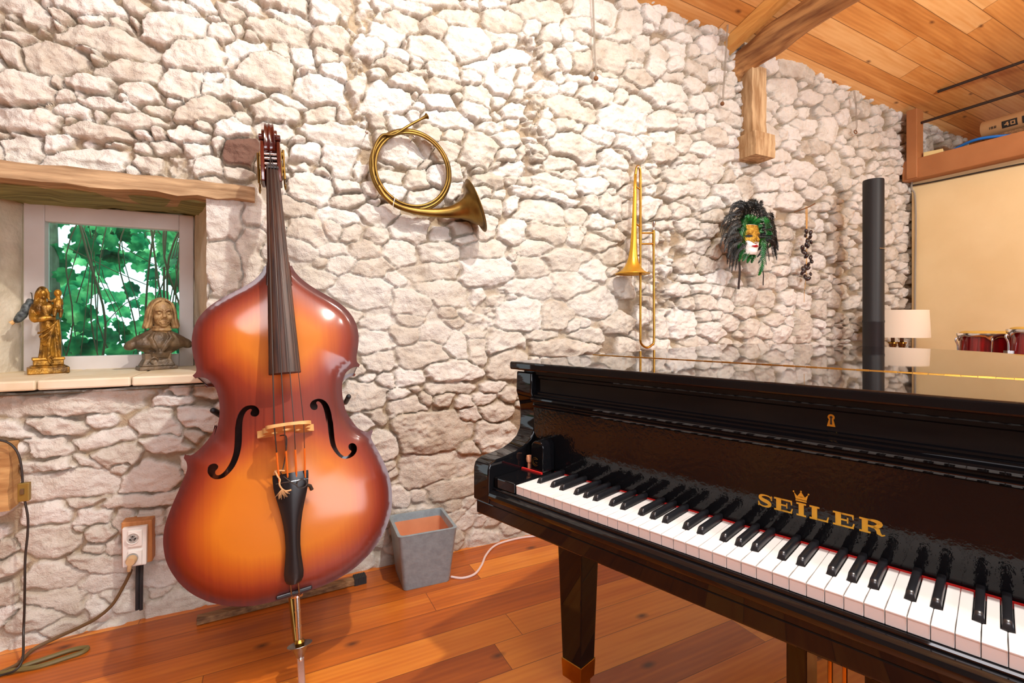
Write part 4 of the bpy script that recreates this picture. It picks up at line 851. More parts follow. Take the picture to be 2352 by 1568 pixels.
# strings
for i in range(4):
    k = i/3; nu = -.0135+.030*k; br = -.0225+.0775*k; te = -.0215+.0715*k; zb = .128+.1465-.010*abs(2*k-1)**2-.003
    posts = (1.742, 1.782, 1.764, 1.722)[i]
    mb = MB(); mb.tube([(-.004+.3*nu, posts, .090), (nu, 1.705, .1265), (br, .771, zb), (te+(br-te)*.55, .70, .178+(zb-.178)*.51)], .0019-.0003*i, 8)
    so = obj('string', mb, 'string', bass, smooth=True)
    mb = MB(); p0 = Vector((te+(br-te)*.55, .70, .178+(zb-.178)*.51)); p1 = Vector((te, .628, .180))
    mb.tube([p0.lerp(p1, j/16) for j in range(17)], [.0024+.0004*(j % 2) for j in range(17)], 8); mb.tube([p1, p1+Vector((0, -.012, -.006))], .002, 6); obj('silk_winding', mb, 'orange', so, smooth=True)
# endpin with its cup and spike
mb = MB(); mb.lathe([(.0, 0), (.017, 0), (.018, .006), (.0155, .010), (.018, .014), (.0155, .018), (.018, .024), (.02, .03), (0, .03)], (.004, .262, 0), 20, m=Matrix(((1, 0, 0), (0, 0, 1), (0, -1, 0)))); 
ep = obj('endpin', mb, 'chrome', bass, smooth=True, angle=40)
mb = MB(); mb.tube([(.004, .275, .0), (.004, .10, .0)], .0085, 14); [mb.tube([(.004, v, 0), (.004, v-.006, 0)], .0096, 14) for v in (.225, .18)]
obj('endpin_rod', mb, 'chrome', ep, smooth=True, angle=40)
mb = MB(); mb.tube([(-.014, .27, -.008), (-.006, .14, -.004)], [.0075, .0065], 12); obj('endpin_rod', mb, 'oldbrass', ep, smooth=True, angle=40)
mb = MB(); my = Matrix(((1, 0, 0), (0, 0, 1), (0, -1, 0)))
mb.lathe([(.012, -.034), (.0145, -.024), (.022, -.010), (.036, .0), (.0355, .001), (.021, -.008), (.012, -.020)], (.005, .128, 0), 28, m=my); obj('endpin_cup', mb, 'steel', ep, smooth=True, angle=50)
mb = MB(); mb.lathe([(0, -.02), (.012, -.02), (.013, .004), (.016, .006), (.012, .014), (0, .014)], (.005, .128, 0), 10, m=my); obj('endpin_collar', mb, 'brass', ep, smooth=True, angle=40)
mb = MB(); mb.box((.0055, .052, .008), (.017, .088, .003)); mb.box((-.0035, .052, .002), (.002, .088, .014)); mb.box((.0145, .052, .002), (.002, .088, .014)); mb.ball((.0055, .090, .010), .006, 12, 8)
obj('endpin_bracket', mb, 'chrome', ep, bevel=.001)
mb = MB(); mb.tube([(.0055, .03, .001), (.0045, .0035, .001)], [.008, .0065], 12); obj('rubber_tip', mb, 'blackrubber', ep, smooth=True, angle=50)
# twine tuft and pickup wire on the tailpiece
mb = MB(); r = random.Random(4)
mb.tube(spline([(-.030, .650, .185), (-.024, .634, .194), (-.018, .622, .194), (-.020, .610, .194), (-.014, .596, .192), (-.004, .588, .190), (.010, .588, .186)], 5), .0024, 7)
mb.tube(spline([(-.034, .640, .176), (-.030, .648, .186), (-.016, .648, .190), (-.004, .645, .190)], 4), .0022, 7)
for _ in range(46):
    a = r.uniform(-2.4, -.6); l = r.uniform(.012, .03); p = Vector((-.014, .596, .190)); q = p+Vector((cos(a)*l, sin(a)*l, r.uniform(-.004, .008)))
    mb.tube([p, (p+q)/2+Vector((0, 0, .004)), q], .0004, 4)
obj('twine', mb, 'hemp', bass, smooth=True)
mb = MB(); mb.tube(spline([(-.014, .752, .150), (.000, .750, .158), (.004, .735, .160), (.000, .700, .158), (-.010, .655, .150), (-.016, .640, .170), (.006, .615, .186), (.026, .598, .186)], 6), .0018, 7)
mb.tube([(.040+.014*cos(a), .600+.012*sin(a), .184) for a in [k*pi/10 for k in range(20)]], .0016, 6, closed=True)
mb.tube([(.050, .596, .180), (.062, .590, .172), (.066, .578, .166)], [.004, .005, .0055], 10)
obj('pickup_wire', mb, 'blackcable', bass, smooth=True)
# ------------------------------------------------------------------ stand behind the bass
def bw(u, v, n): return BM @ Vector((u, v, n))
P1, P2 = on_floor(452, 1424, .014), on_floor(826, 1330, .014)
mid = (P1+P2)/2
st_ = thing('instrument_stand', 'low wooden stand with black pins holding the double bass from behind', 'stand', Matrix.Translation((mid.x, mid.y, 0)))
dirb = (P2-P1).normalized(); ang = math.atan2(dirb.y, dirb.x); RB = Matrix.Rotation(ang, 3, 'Z')
mb = MB(); mb.box(mid, ((P2-P1).length, .035, .024), RB); bar_ = obj('base_bar', mb, 'oldwood', st_, world=True, bevel=.003)
mb = MB(); mb.box(P2, (.05, .04, .032), RB)
for k in range(7): mb.box(P2+dirb*(-.02+.0066*k)+Vector((0, 0, .001)), (.003, .043, .032), RB)
obj('rubber_foot', mb, 'blackrubber', st_, world=True)
top_ = bw(0, .866, -.128)
mb = MB(); mb.tube([mid+Vector((0, 0, .01)), top_], .014, 12); obj('upright', mb, 'steel', st_, world=True, smooth=True)
mb = MB(); mb.tube([bw(-.207, .868, -.122), bw(.204, .864, -.122)], .010, 12); obj('crossbar', mb, 'steel', st_, world=True, smooth=True)
for u_, v_ in ((-.2085, .868), (.2035, .864)):
    mb = MB(); mb.tube([bw(u_, v_, -.13), bw(u_, v_, .03)], .0085, 14); mb.ball(bw(u_, v_, .03), .0085, 12, 8)
    obj('support_pin', mb, 'blackrubber', st_, world=True, smooth=True, angle=50)

# ------------------------------------------------------------------ things on the stone wall (frames: x along the wall, y into it, z up)
def wt(name, label, cat, px, py, d, group=None):
    t, z = on_wall(px, py, d); m = wall_frame(t, z, d); o = thing(name, label, cat, m, group)
    def L(x, y, dd=0.):                       # pixel -> local point dd metres further out than d
        a, b = on_wall(x, y, d+dd); return Vector((a-t, -dd, b-z))
    return o, L
# hunting horn
hn, L = wt('hunting_horn', 'round coiled brass hunting horn with flared bell hung on the stone wall', 'horn', 948, 388, .055)
cc = L(947, 390); rad = .176
mb = MB()
for k, (dr, dy, tr) in enumerate(((.0, .0, .0068), (-.0125, -.006, .0062), (.006, .010, .007))):
    mb.tube([cc+Vector(((rad+dr)*1.0*cos(a), dy, (rad+dr)*1.0*sin(a))) for a in [k2*2*pi/72 for k2 in range(72)]], tr, 10, closed=True)
obj('coil', mb, 'oldbrass', hn, smooth=True)
mb = MB(); A = L(866, 352); mb.tube(spline([cc+Vector((rad*cos(radians(198)), 0, rad*sin(radians(198)))), cc+Vector(((rad+.004)*cos(radians(166)), -.004, (rad+.004)*sin(radians(166)))), cc+Vector(((rad+.012)*cos(radians(138)), -.012, (rad+.012)*sin(radians(138)))), L(905, 309, .02), L(940, 288, .02), L(966, 274, .022)], 6), [.0062]*30+[.0052], 10)
obj('lead_pipe', mb, 'oldbrass', hn, smooth=True)
mb = MB(); d_ = (L(982, 266, .024)-L(966, 274, .022)).normalized(); p = L(966, 274, .022); mb.tube([p, p+d_*.012, p+d_*.026, p+d_*.034, p+d_*.036], [.0052, .006, .0085, .014, .0142], 14); obj('mouthpiece', mb, 'oldbrass', hn, smooth=True)
mb = MB(); pts = [(868, 425, .010, .0085), (884, 450, .010, .0095), (908, 470, .012, .0105), (938, 481, .016, .0125), (972, 487, .02, .0155), (1008, 489, .024, .020), (1036, 487, .028, .027), (1056, 483, .034, .038), (1071, 480, .04, .055), (1082, 477, .045, .080), (1089, 474, .048, .107), (1093, 472.5, .05, .126)]
path = []; rr_ = []
P_ = [L(a, b, c) for a, b, c, _ in pts]
sp = spline(P_, 4); rs = []
for i in range(len(pts)-1):
    for j in range(4): rs.append(pts[i][3]+(pts[i+1][3]-pts[i][3])*j/4)
rs.append(pts[-1][3]); mb.tube(sp, rs, 36, caps=False)
e_ = (sp[-1]-sp[-2]).normalized(); x_ = e_.cross(Vector((0, 0, 1))).normalized(); y_ = x_.cross(e_)
mb.tube([sp[-1]+(x_*cos(a)+y_*sin(a))*.126 for a in [k*2*pi/48 for k in range(48)]], .0022, 6, closed=True)
obj('bell', mb, 'oldbrass', hn, smooth=True, angle=70, mods=[('SOLIDIFY', dict(thickness=.0012))])
mb = MB(); q = L(904, 462, .012); mb.tube([q+Vector((.004*sin(a*2), -.013*sin(a)+.0, .030*cos(a))) for a in [k*2*pi/16 for k in range(16)]], .0014, 6, closed=True); obj('cord_tie', mb, 'whiteplastic', hn, smooth=True)
for lab, x, y, dd, r in (('silver round headed nail in the wall left of the hunting horn', 842, 304, .05, .0078), ('silver round headed nail holding up the top of the hunting horn coil', 951.5, 314, .075, .0072), ('smallest silver nail, inside the ring of the hunting horn', 994.5, 337, .045, .006)):
    nl, Ln = wt('nail', lab, 'nail', x, y, dd)
    mb = MB(); mb.ball((0, 0, 0), r, 14, 10); obj('nail_head', mb, 'chrome', nl, smooth=True)
    mb = MB(); mb.tube([(0, .004, 0), (.003, .10, .004)], .0018, 8); obj('nail_shank', mb, 'steel', nl, smooth=True)
# trombone
tb, L = wt('trombone', 'gilded brass trombone hung bell down on the stone wall above the piano', 'trombone', 1472, 590, .075)
mb = MB(); mb.tube(spline([L(1459, 420), L(1460, 396), L(1463.5, 383), L(1467.5, 383), L(1470.5, 396), L(1471, 430), L(1471, 520), L(1471, 560)], 6), .0075, 12); obj('tuning_bow', mb, 'brass', tb, smooth=True)
mb = MB(); prof = [(400, 1459.3, .0078), (440, 1458.3, .0095), (490, 1457.2, .0118), (540, 1456, .0155), (570, 1455, .0195), (590, 1454.2, .0255), (603, 1453.8, .034), (613, 1453.5, .046), (621, 1453.2, .062), (626, 1453, .080), (628.5, 1453, .094)]
P_ = [L(x, y, .01) for y, x, r in prof]; mb.tube(P_, [r for _, _, r in prof], 36, caps=False); e = P_[-1]
mb.tube([e+Vector((.094*cos(a), .094*sin(a), 0)) for a in [k*2*pi/48 for k in range(48)]], .0026, 6, closed=True)
obj('bell', mb, 'gold', tb, smooth=True, angle=70, mods=[('SOLIDIFY', dict(thickness=.0012))])
mb = MB(); mb.tube(spline([L(1471, 505), L(1471, 620), L(1471, 760), L(1471, 783), L(1476, 793), L(1486.5, 798), L(1497, 792), L(1502, 780), L(1502, 700), L(1501.5, 600), L(1501, 528)], 6), .0066, 12); obj('slide', mb, 'brass', tb, smooth=True)
mb = MB()
for x, a, b in ((1471, 515, 562), (1501.3, 530, 566)): mb.tube([L(x, a), L(x, b)], .0088, 12)
for y in (535, 560): mb.tube([L(1471, y), L(1501.3, y)], .0055, 10)
for a, b, y, y2 in ((1460, 1471, 428, 436), (1458, 1471, 512, 522)): mb.tube([L(a, y), L(b, y2)], .0045, 8)
obj('braces', mb, 'brass', tb, smooth=True, angle=50)
mb = MB(); mb.tube([L(1501.2, 528), L(1501.2, 521), L(1501.2, 516), L(1501.2, 509.5)], [.0052, .0055, .0105, .0125], 14); obj('mouthpiece', mb, 'chrome', tb, smooth=True)
mb = MB(); mb.ball(L(1466.5, 384, .012), .008, 12, 8); mb.tube([L(1466.5, 384, .012), L(1466.5, 383, -.09)], .002, 8)
tag(obj('nail', mb, 'chrome', None, smooth=True), 'silver nail from which the trombone hangs', 'nail').matrix_world = ROOTM['trombone'] if 'trombone' in ROOTM else Matrix()
# feathered carnival mask
mk, L = wt('feathered_mask', 'white and gold carnival mask crowned with black and green feathers on the stone wall', 'mask', 1707, 553, .09)
FM = Matrix.Rotation(radians(-4), 3, 'Z')
def face_pt(a, b, k=1.):                  # a: -1..1 across, b: -1..1 down->up
    x = .072*sin(a*1.45)*(1-.30*max(0, -b)**2-.06*max(0, b)**2); y = -.062*cos(a*1.45)*(1-.25*b*b); z = .098*b
    nose = math.exp(-(a/.13)**2)*(max(0, 1-abs((b+.10)/.36))**.8)*.030
    if b < -.24: nose *= .3
    lip = math.exp(-(a/.34)**2)*math.exp(-((b+.44)/.09)**2)*.008
    chin = math.exp(-(a/.35)**2)*math.exp(-((b+.83)/.14)**2)*.012
    sock = -.010*math.exp(-((abs(a)-.40)/.2)**2)*math.exp(-((b-.16)/.13)**2); brow = .007*math.exp(-((abs(a)-.38)/.3)**2)*math.exp(-((b-.36)/.08)**2)
    y -= nose+lip+chin+sock+brow
    return FM @ Vector((x, y, z))*k+Vector((0, -.03, 0))
def fgrid(a0, a1, b0, b1, n, m, k=1., jag=0.):
    return [[face_pt(a0+(a1-a0)*i/n, b0+(b1-b0)*j/m, k) for j in range(m+1)] for i in range(n+1)]
mb = MB(); mb.grid(fgrid(-1, 1, -1, .9, 40, 40)); fc = obj('face', mb, 'maskwhite', mk, smooth=True, angle=80, mods=[('SOLIDIFY', dict(thickness=.003))])
mb = MB(); rows = []
for i in range(41):
    a = -1+2*i/40; lo = -.17+.16*math.exp(-(a/.16)**2)*-1.0+.05*sin(a*9); rows.append([face_pt(a, lo+(.86-lo)*j/20, 1.025) for j in range(21)])
mb.grid(rows); obj('gilded_half', mb, 'maskgold', fc, smooth=True, angle=80)
mb = MB()
for s in (-1, 1): mb.grid([[face_pt(s*.40+.22*cos(t)*r, .15+.085*sin(t)*r+.03*s*0, 1.034) for t in [k*2*pi/20 for k in range(21)]] for r in (.02, .5, 1.)])
obj('eye_hole', mb, 'ink', fc, smooth=True)
mb = MB(); mb.grid([[face_pt(.30*u, -.455+(.062 if v > 0 else .075)*v*(1-u*u)*(1+.3*cos(u*7)*(v > 0)), 1.03) for v in (-1, -.5, 0, .5, 1)] for u in [k/10-1 for k in range(21)]]); obj('lips', mb, 'lips', fc, smooth=True)
def feather(path, w, m, seed):
    r = random.Random(seed); P = spline(path, 7); n = len(P)-1; mb = MB(); vl = ROOTM[mk.name].to_3x3().inverted() @ (Vector((0, 0, HC))-ROOTM[mk.name].translation).normalized()
    tw = r.uniform(-.7, .7)
    for i in range(1, n+1):
        s = i/n; p = P[i]; d = (P[min(i+1, n)]-P[i-1]).normalized(); sd = d.cross(vl).normalized(); sd = sd*cos(tw)+vl*sin(tw); k = w*1.75*(sin(pi*min(1, .14+s*.84))**.7)
        for q in (-1, 1):
            for j in (0, .5):
                b = P[i-1].lerp(p, j) if i else p; e = b+sd*q*k*r.uniform(.75, 1.1)+d*k*r.uniform(.7, 1.3)+vl*k*r.uniform(-.15, .25)-Vector((0, 0, k*.2)); h = d*w*.34
                o = len(mb.v); mb.v += [tuple(b-h), tuple(b+h), tuple(b.lerp(e, .6)+h*.9+vl*.001), tuple(e)]; mb.f.append((o, o+1, o+2, o+3))
    mb.tube(P, .0010, 4); return obj('feather', mb, m, mk)
r = random.Random(11)
for i in range(64):                       # black plumes: a fountain over the head and down the left side
    a = radians(232-272*i/63)+r.uniform(-.07, .07); ca, sa = cos(a), sin(a); k = r.uniform(.80, 1.06)
    rx = (.225 if ca < 0 else .215)*k; rz = .185*k
    base = Vector((.055*ca, -.005, .05+.055*sa)); tip = Vector((rx*ca, -.03-.05*r.random(), .055+rz*sa))
    midp = base.lerp(tip, .55)+Vector((0, -.05, .03 if sa > -.2 else .005)); dr = Vector((.028*(1 if ca > 0 else -1), .008, -.05-.03*r.random()))
    feather([base, midp, tip, tip+dr], .0088*r.uniform(.8, 1.2), 'feather_black', i)
for i in range(16):                       # long ones hanging beside the face
    lf = i < 10; x = (-.085-.011*(i % 10)) if lf else (.105+.010*(i-10)); zl = (-.125-.012*((i*3) % 8)) if lf else (-.06-.02*((i*2) % 5))
    feather([Vector((x*.6, -.01, .09)), Vector((x*.95, -.05, .05)), Vector((x*1.02, -.045, zl*.5)), Vector((x*.9, -.02, zl))], .009, 'feather_black', 200+i)
for i in range(16):                       # green hackles lying back round the face
    a = radians(20+i*17.5); ca, sa = cos(a), sin(a)
    b0 = Vector((.070*ca, -.028, .012+.092*sa)); t = Vector((.118*ca, -.050, .020+.135*sa)); feather([b0, b0.lerp(t, .5)+Vector((0, -.022, .006)), t, t+Vector((.012*ca, .012, -.03))], .0095, 'feather_green', 300+i)
for i, (x, z, xt, zt) in enumerate(((.035, .105, .150, .035), (.04, .10, .165, .01), (.03, .105, .13, .055), (-.05, .09, -.115, .03), (-.06, .06, -.12, -.03), (-.065, .03, -.105, -.09), (.075, -.03, .085, -.15), (.07, -.04, .07, -.17))):
    feather([(x, -.04, z), ((x+xt)/2, -.085, max(z, zt)+.03), (xt, -.075, zt), (xt*1.02, -.055, zt-.05)], .0105, 'feather_green', 400+i)
for nm, x, y0, y1_, w_ in (('ribbon', 1699.5, 572, 664, .0095), ('ribbon', 1751, 598, 655, .0045)):
    mb = MB(); a, b = L(x, y0, .0), L(x-2 if w_ > .006 else x+3, y1_, -.02); mb.grid([[a.lerp(b, j/8)+Vector((s*w_, .003*sin(j), 0)) for s in (-1, 1)] for j in range(9)]); obj(nm, mb, 'ribbon', mk, mods=[('SOLIDIFY', dict(thickness=.0015))])
# string of pods on a twig
gd, L = wt('pod_garland', 'string of dark dried pods hanging from a twig on the stone wall', 'garland', 1852, 476, .05)
mb = MB(); mb.tube(spline([L(1824, 487, -.05), L(1845, 480), L(1860, 474), L(1872, 467)], 4), .004, 7); obj('twig', mb, 'twig', gd, smooth=True)
mb = MB()
for k in range(4): mb.tube(spline([L(1850+1.6*k, 474), L(1851+1.2*k, 505), L(1852+.5*k, 540), L(1853-.3*k, 590), L(1851, 640), L(1848, 665), L(1847, 694)], 5), .0018, 6)
obj('cord', mb, 'straw', gd, smooth=True)
rp = random.Random(3)
for x, y, s in ((1852, 531, 1), (1862, 534, 1), (1850, 541, .9), (1861, 544, 1), (1855, 552, 1.1), (1863, 556, .9), (1852, 561, 1), (1843, 569, 1.2), (1847, 579, 1.25), (1856, 565, .9), (1852, 588, 1), (1862, 591, 1), (1864, 600, 1.1), (1857, 607, 1), (1851, 612, 1), (1846, 619, 1.3), (1843, 626, 1), (1856, 616, .9), (1850, 636, 1.1), (1856, 640, 1.1), (1862, 629, .8)):
    mb = MB(); R3 = Matrix.Rotation(rp.uniform(-1, 1), 3, 'Y') @ Matrix.Rotation(rp.uniform(-.7, .7), 3, 'X'); mb.ball(L(x, y, .012*rp.random()), (.0135*s, .011*s, .020*s), 12, 8, R3); obj('pod', mb, 'pod', gd, smooth=True)
# hanging wires on the wall
for lab, pts, kn in (('thin wire with a knot hanging high on the wall near the middle', ((1361, -30), (1364, 60), (1366, 120), (1369, 172)), (1369, 180)), ('thin wire with a small knot hanging left of the timber post', ((1672, 50), (1668, 110), (1664, 170), (1660, 232)), (1659, 238)), ('thin wire with a ring hanging between the timber post and the brown post', ((1962, 208), (1966, 240), (1968, 290)), (1965, 303))):
    wi, L = wt('hanging_wire', lab, 'wire', pts[0][0], pts[0][1], .045)
    mb = MB(); [mb.tube([L(x+s, y, .002*s) for x, y in pts]+[L(kn[0], kn[1])], .0022, 6) for s in (-1.2, 1.2)]; obj('wire', mb, 'wire', wi, smooth=True)
    mb = MB(); c = L(kn[0], kn[1]); mb.ball(c, (.014, .012, .013), 10, 8) if 'ring' not in lab else mb.tube([c+Vector((.018*cos(a), 0, .012*sin(a))) for a in [k*pi/8 for k in range(16)]], .004, 6, closed=True); obj('knot', mb, 'twig', wi, smooth=True)
# ------------------------------------------------------------------ roof timbers
r = random.Random(2)
mb = MB(); cp = [(3.12, 2.79, -.08), (3.11, 2.835, .0), (3.11, 2.872, .2), (3.10, 2.895, .42), (3.08, 2.915, .8), (3.05, 2.94, 1.5), (3.02, 2.96, 3.0), (3.0, 2.94, 5.5)]
P_ = spline([W(*p) for p in cp], 8); rad_ = [.088+.006*sin(i*.45)+r.uniform(-.002, .002) for i in range(len(P_))]
mb.tube(P_, rad_, 14); tag(obj('roof_beam', mb, 'beamwood', smooth=True, angle=50), 'crooked rough hewn log beam running overhead from the stone wall', 'beam')
mb = MB(); RW = Matrix.Rotation(WANG, 3, 'Z')
rows = [[W(t_, ceil_z(t_, d)-.004, d) for t_ in (2.965, 3.03)]+[W(t_, ceil_z(t_, d)-.085, d) for t_ in (3.03, 2.965)] for d in (-.05, DR)]
mb.add(rows[0]+rows[1], [(0, 1, 2, 3), (7, 6, 5, 4)]+[(i, (i+1) % 4, 4+(i+1) % 4, 4+i) for i in range(4)])
tag(obj('rafter', mb, 'rafter'), 'pale sawn pine rafter under the roof boards beside the log beam', 'rafter')
def rough_post(name, t0, t1, z0, z1, d1, m, lab, cat, seed, amp=.0025):
    r = random.Random(seed); mb = MB(); n = 10; rows = []
    for i in range(n+1):
        z = z0+(z1-z0)*i/n; j = lambda: r.uniform(-amp, amp)
        rows.append([W(t0+j(), z, -.04), W(t0+j(), z, d1+j()), W(t1+j(), z, d1+j()), W(t1+j(), z, -.04)])
    mb.add([p for q in rows for p in q], [(i*4+k, i*4+(k+1) % 4, (i+1)*4+(k+1) % 4, (i+1)*4+k) for i in range(n) for k in range(4)]+[(0, 1, 2, 3), (n*4+3, n*4+2, n*4+1, n*4)])
    return tag(obj(name, mb, m, smooth=True, angle=35), lab, cat)
rough_post('timber_post', 3.10, 3.235, 2.335, 2.79, .065, 'postwood', 'short weathered timber post set in the stone wall under the log beam', 'post', 5)
rough_post('corbel_block', 3.065, 3.255, 2.185, 2.335, .115, 'postwood', 'square wooden block under the timber post on the stone wall', 'block', 6)
rough_post('timber_stub', -.86, -.475, .485, .705, .055, 'stubwood', 'old timber end set in the wall low at the left edge beside the cord', 'timber', 8, .004)
# brown beam and post of the partition, iron rods, bits lying above
mb = MB(); RP = RW; mb.box(W(TR-.045, 2.36, 2.6), (.13, 5.2, .165), RW); tag(obj('wall_beam', mb, 'brownpaint', bevel=.006), 'brown painted beam along the top of the beige partition wall', 'beam')
mb = MB(); mb.box(W(TR-.075, 2.565, .075), (.10, .075, .56), RW); tag(obj('brown_post', mb, 'brownpaint', bevel=.005), 'short brown painted post rising from the beam to the roof boards in the corner', 'post')
mb = MB(); mb.tube([W(TR-.06, 2.735, .06), W(TR-.06, 2.74, DR-.1)], .011, 8); tag(obj('tie_rod', mb, 'rod', smooth=True), 'lower iron rod starting at the brown post above the partition', 'rod')
mb = MB(); mb.tube([W(TR-.1, 2.925, .24), W(TR-.1, 2.93, DR-.1)], .011, 8); tag(obj('tie_rod', mb, 'rod', smooth=True), 'upper iron rod coming out of the roof boards above the partition', 'rod')
mb = MB(); mb.tube(spline([W(TR+.10, 2.462, .20), W(TR+.08, 2.50, .30), W(TR+.06, 2.515, .42), W(TR+.10, 2.50, .56), W(TR+.2, 2.46, .75)], 6), .011, 10); tag(obj('blue_hose', mb, 'blue', smooth=True), 'bright blue hose lying on top of the brown beam', 'hose')
mb = MB(); mb.box(W(TR+.02, 2.467, .165), (.14, .12, .045), RW @ Matrix.Rotation(.3, 3, 'Z')); tag(obj('paper_packet', mb, 'paper', bevel=.004), 'yellowed paper packet on top of the brown beam beside the blue hose', 'packet')
rl, _ = None, None
RLM = frame(W(TR+.16, 2.60, .42), WN, WU, Vector((0, 0, -1))); rt = thing('insulation_roll', 'brown paper roll printed with black numbers lying under the roof boards', 'roll', RLM)
mb = MB(); mb.tube([(0, 0, 0), (1.6, 0, 0)], .065, 28); obj('roll_body', mb, 'rollpaper', rt, smooth=True, angle=50)
def cyl_mark(polys, x0, ang0, m, name, up=0.):
    mb = MB()
    cut = []
    for p in polys:
        if len(p) == 4 and len({round(q[1], 6) for q in p}) == 2 and len({round(q[0], 6) for q in p}) == 2:
            n = max(1, int(abs(p[2][1]-p[0][1])/.005)+1); cut += [B2(p[0][0], p[0][1]+(p[2][1]-p[0][1])*i/n, p[2][0], p[0][1]+(p[2][1]-p[0][1])*(i+1)/n) for i in range(n)]
        else: cut.append(p)
    for p in cut:
        mb.prism(p, lambda x, s, rr2: Vector((x0+x, -rr2*cos(ang0+s/.065), -rr2*sin(ang0+s/.065))), .0653+up, .0660+up)
    return obj(name, mb, m, rt)
B2 = lambda a, b, c, d: [(a, b), (c, b), (c, d), (a, d)]
mb = MB(); mb.box(W(TR+.16, 2.485, 1.3), (.10, 1.9, .09), RW); tag(obj('old_timber', mb, 'oldwood'), 'dark old timber lying on the partition under the brown paper roll', 'timber')
A0 = -.25
def digits(txt, h, w, st, gap):
    G = {'4': [(0, 0, .5, 1, 'd')], }
    out = []; x = 0
    for ch in txt:
        X = lambda a, b, c, d: B2(x+a*w, (b-.5)*h, x+c*w, (d-.5)*h)
        t = st/w; v = st/h
        if ch == 'I': out += [X(0, 0, t, 1)]; x += st+gap; continue
        if ch == '4': out += [X(.62, 0, .62+t, 1), X(0, .28, 1, .28+v), [(x, (.28-.5)*h), (x+t*w, (.28-.5)*h), (x+.80*w, .5*h), (x+.56*w, .5*h)]]
        if ch in '0BD': out += [X(0, 0, t, 1), X(1-t, 0, 1, 1), X(0, 0, 1, v), X(0, 1-v, 1, 1)]
        if ch in 'BR5S': out += [X(0, .5-v/2, 1, .5+v/2)]
        if ch == 'R': out += [X(0, 0, t, 1), X(0, 1-v, 1, 1), X(1-t, .5, 1, 1), [(x+.3*w, 0), (x+.6*w, 0), (x+w, -.5*h), (x+.7*w, -.5*h)]]
        if ch in '5S': out += [X(0, .5, t, 1), X(0, 1-v, 1, 1), X(1-t, 0, 1, .5), X(0, 0, 1, v)]
        if ch == '1': out += [X(.4, 0, .4+t, 1)]
        x += w+gap
    return out
cyl_mark(digits('IBR', .018, .013, .0038, .005), .055, A0, 'ink', 'printed_word')
cyl_mark([B2(0, -.026, .085, .026)], .125, A0, 'ink', 'printed_block')
cyl_mark(digits('40', .028, .026, .0065, .008), .139, A0, 'rollpaper', 'printed_numeral', .001)
cyl_mark([B2(0, -.026, .09, .026)], .235, A0, 'ink', 'printed_block')
cyl_mark(digits('IS', .028, .026, .0065, .008), .250, A0, 'rollpaper', 'printed_numeral', .001)
# cables along the beige wall
mb = MB(); mb.tube(spline([W(TR-.02, 2.30, .03), W(TR-.035, 2.22, .035), W(TR-.018, 2.16, .05), W(TR-.016, 1.9, .055), W(TR-.016, 1.4, .05), W(TR-.016, .6, .05), W(TR-.016, .0, .05)], 6), .007, 8); tag(obj('wall_cable', mb, 'wire', smooth=True), 'pale cable running down the corner between stone and beige walls', 'cable')
mb = MB(); mb.tube(spline([W(TR-.02, 2.25, .03), W(TR-.012, 2.245, .2), W(TR-.012, 2.24, .6), W(TR-.012, 2.225, 1.2), W(TR-.012, 2.21, 3.)], 6), .006, 8); tag(obj('wall_cable', mb, 'blackcable', smooth=True), 'black cable along the top of the beige wall under the brown beam', 'cable')
# ------------------------------------------------------------------ stove pipe, lamp, drums beyond the piano
Yp = 3.38; Xp = (2006-CX)/F*Yp
pp = thing('stove_pipe', 'tall matt black stove pipe standing behind the piano in front of the stone wall', 'pipe', Matrix.Translation((Xp, Yp, 0)))
mb = MB(); mb.lathe([(0, 0), (.0625, 0), (.0625, 1.108), (.0645, 1.112), (.0645, 1.124), (.0625, 1.128), (.0625, 2.098), (.061, 2.105), (0, 2.105)], (0, 0, 0), 40); obj('pipe_body', mb, 'pipe', pp, smooth=True, angle=40)
mb = MB(); mb.tube([(.066*cos(a), .066*sin(a), 1.62) for a in [radians(-95+k*8) for k in range(12)]], .0028, 6); obj('pipe_clip', mb, 'chrome', pp, smooth=True)
lp = thing('table_lamp', 'table lamp with cream drum shade behind the stove pipe in the corner', 'lamp', Matrix.Translation(((2061-CX)/F*3.55, 3.55, .735)))
mb = MB(); mb.lathe([(.189, .268), (.180, .465), (.177, .465), (.186, .268)], (0, 0, 0), 48); obj('lamp_shade', mb, 'shade', lp, smooth=True, angle=40)
mb = MB()
for x in (-.033, .033): mb.lathe([(0, .0), (.020, 0), (.020, .20), (.024, .205), (.024, .225), (.012, .235), (.012, .29), (0, .29)], (x, 0, 0), 16)
obj('lamp_column', mb, 'amberglass', lp, smooth=True, angle=40)
mb = MB(); mb.lathe([(0, .0), (.11, 0), (.11, .02), (0, .02)], (0, 0, 0), 32); mb.lathe([(0, .222), (.03, .222), (.03, .232), (0, .232)], (-.033, 0, 0), 16); mb.lathe([(0, .222), (.03, .222), (.03, .232), (0, .232)], (.033, 0, 0), 16); mb.tube([(0, 0, .29), (0, 0, .45)], .006, 8); mb.tube([(-.179, 0, .45), (.179, 0, .45)], .002, 6); mb.tube([(-.04, 0, .29), (.04, 0, .29)], .006, 8)
obj('lamp_base', mb, 'brass', lp, smooth=True, angle=40)
tbm = thing('side_table', 'plain wooden side table in the corner under the cream table lamp', 'table', Matrix.Translation(((2061-CX)/F*3.55, 3.55, 0)) @ Matrix.Rotation(WANG, 4, 'Z'))
mb = MB(); mb.box((0, 0, .72), (.42, .32, .03)); obj('table_top', mb, 'oldwood', tbm, bevel=.004)
for x in (-.18, .18):
    for y in (-.14, .14): mb = MB(); mb.box((x, y, .3525), (.035, .035, .705)); obj('leg', mb, 'oldwood', tbm)
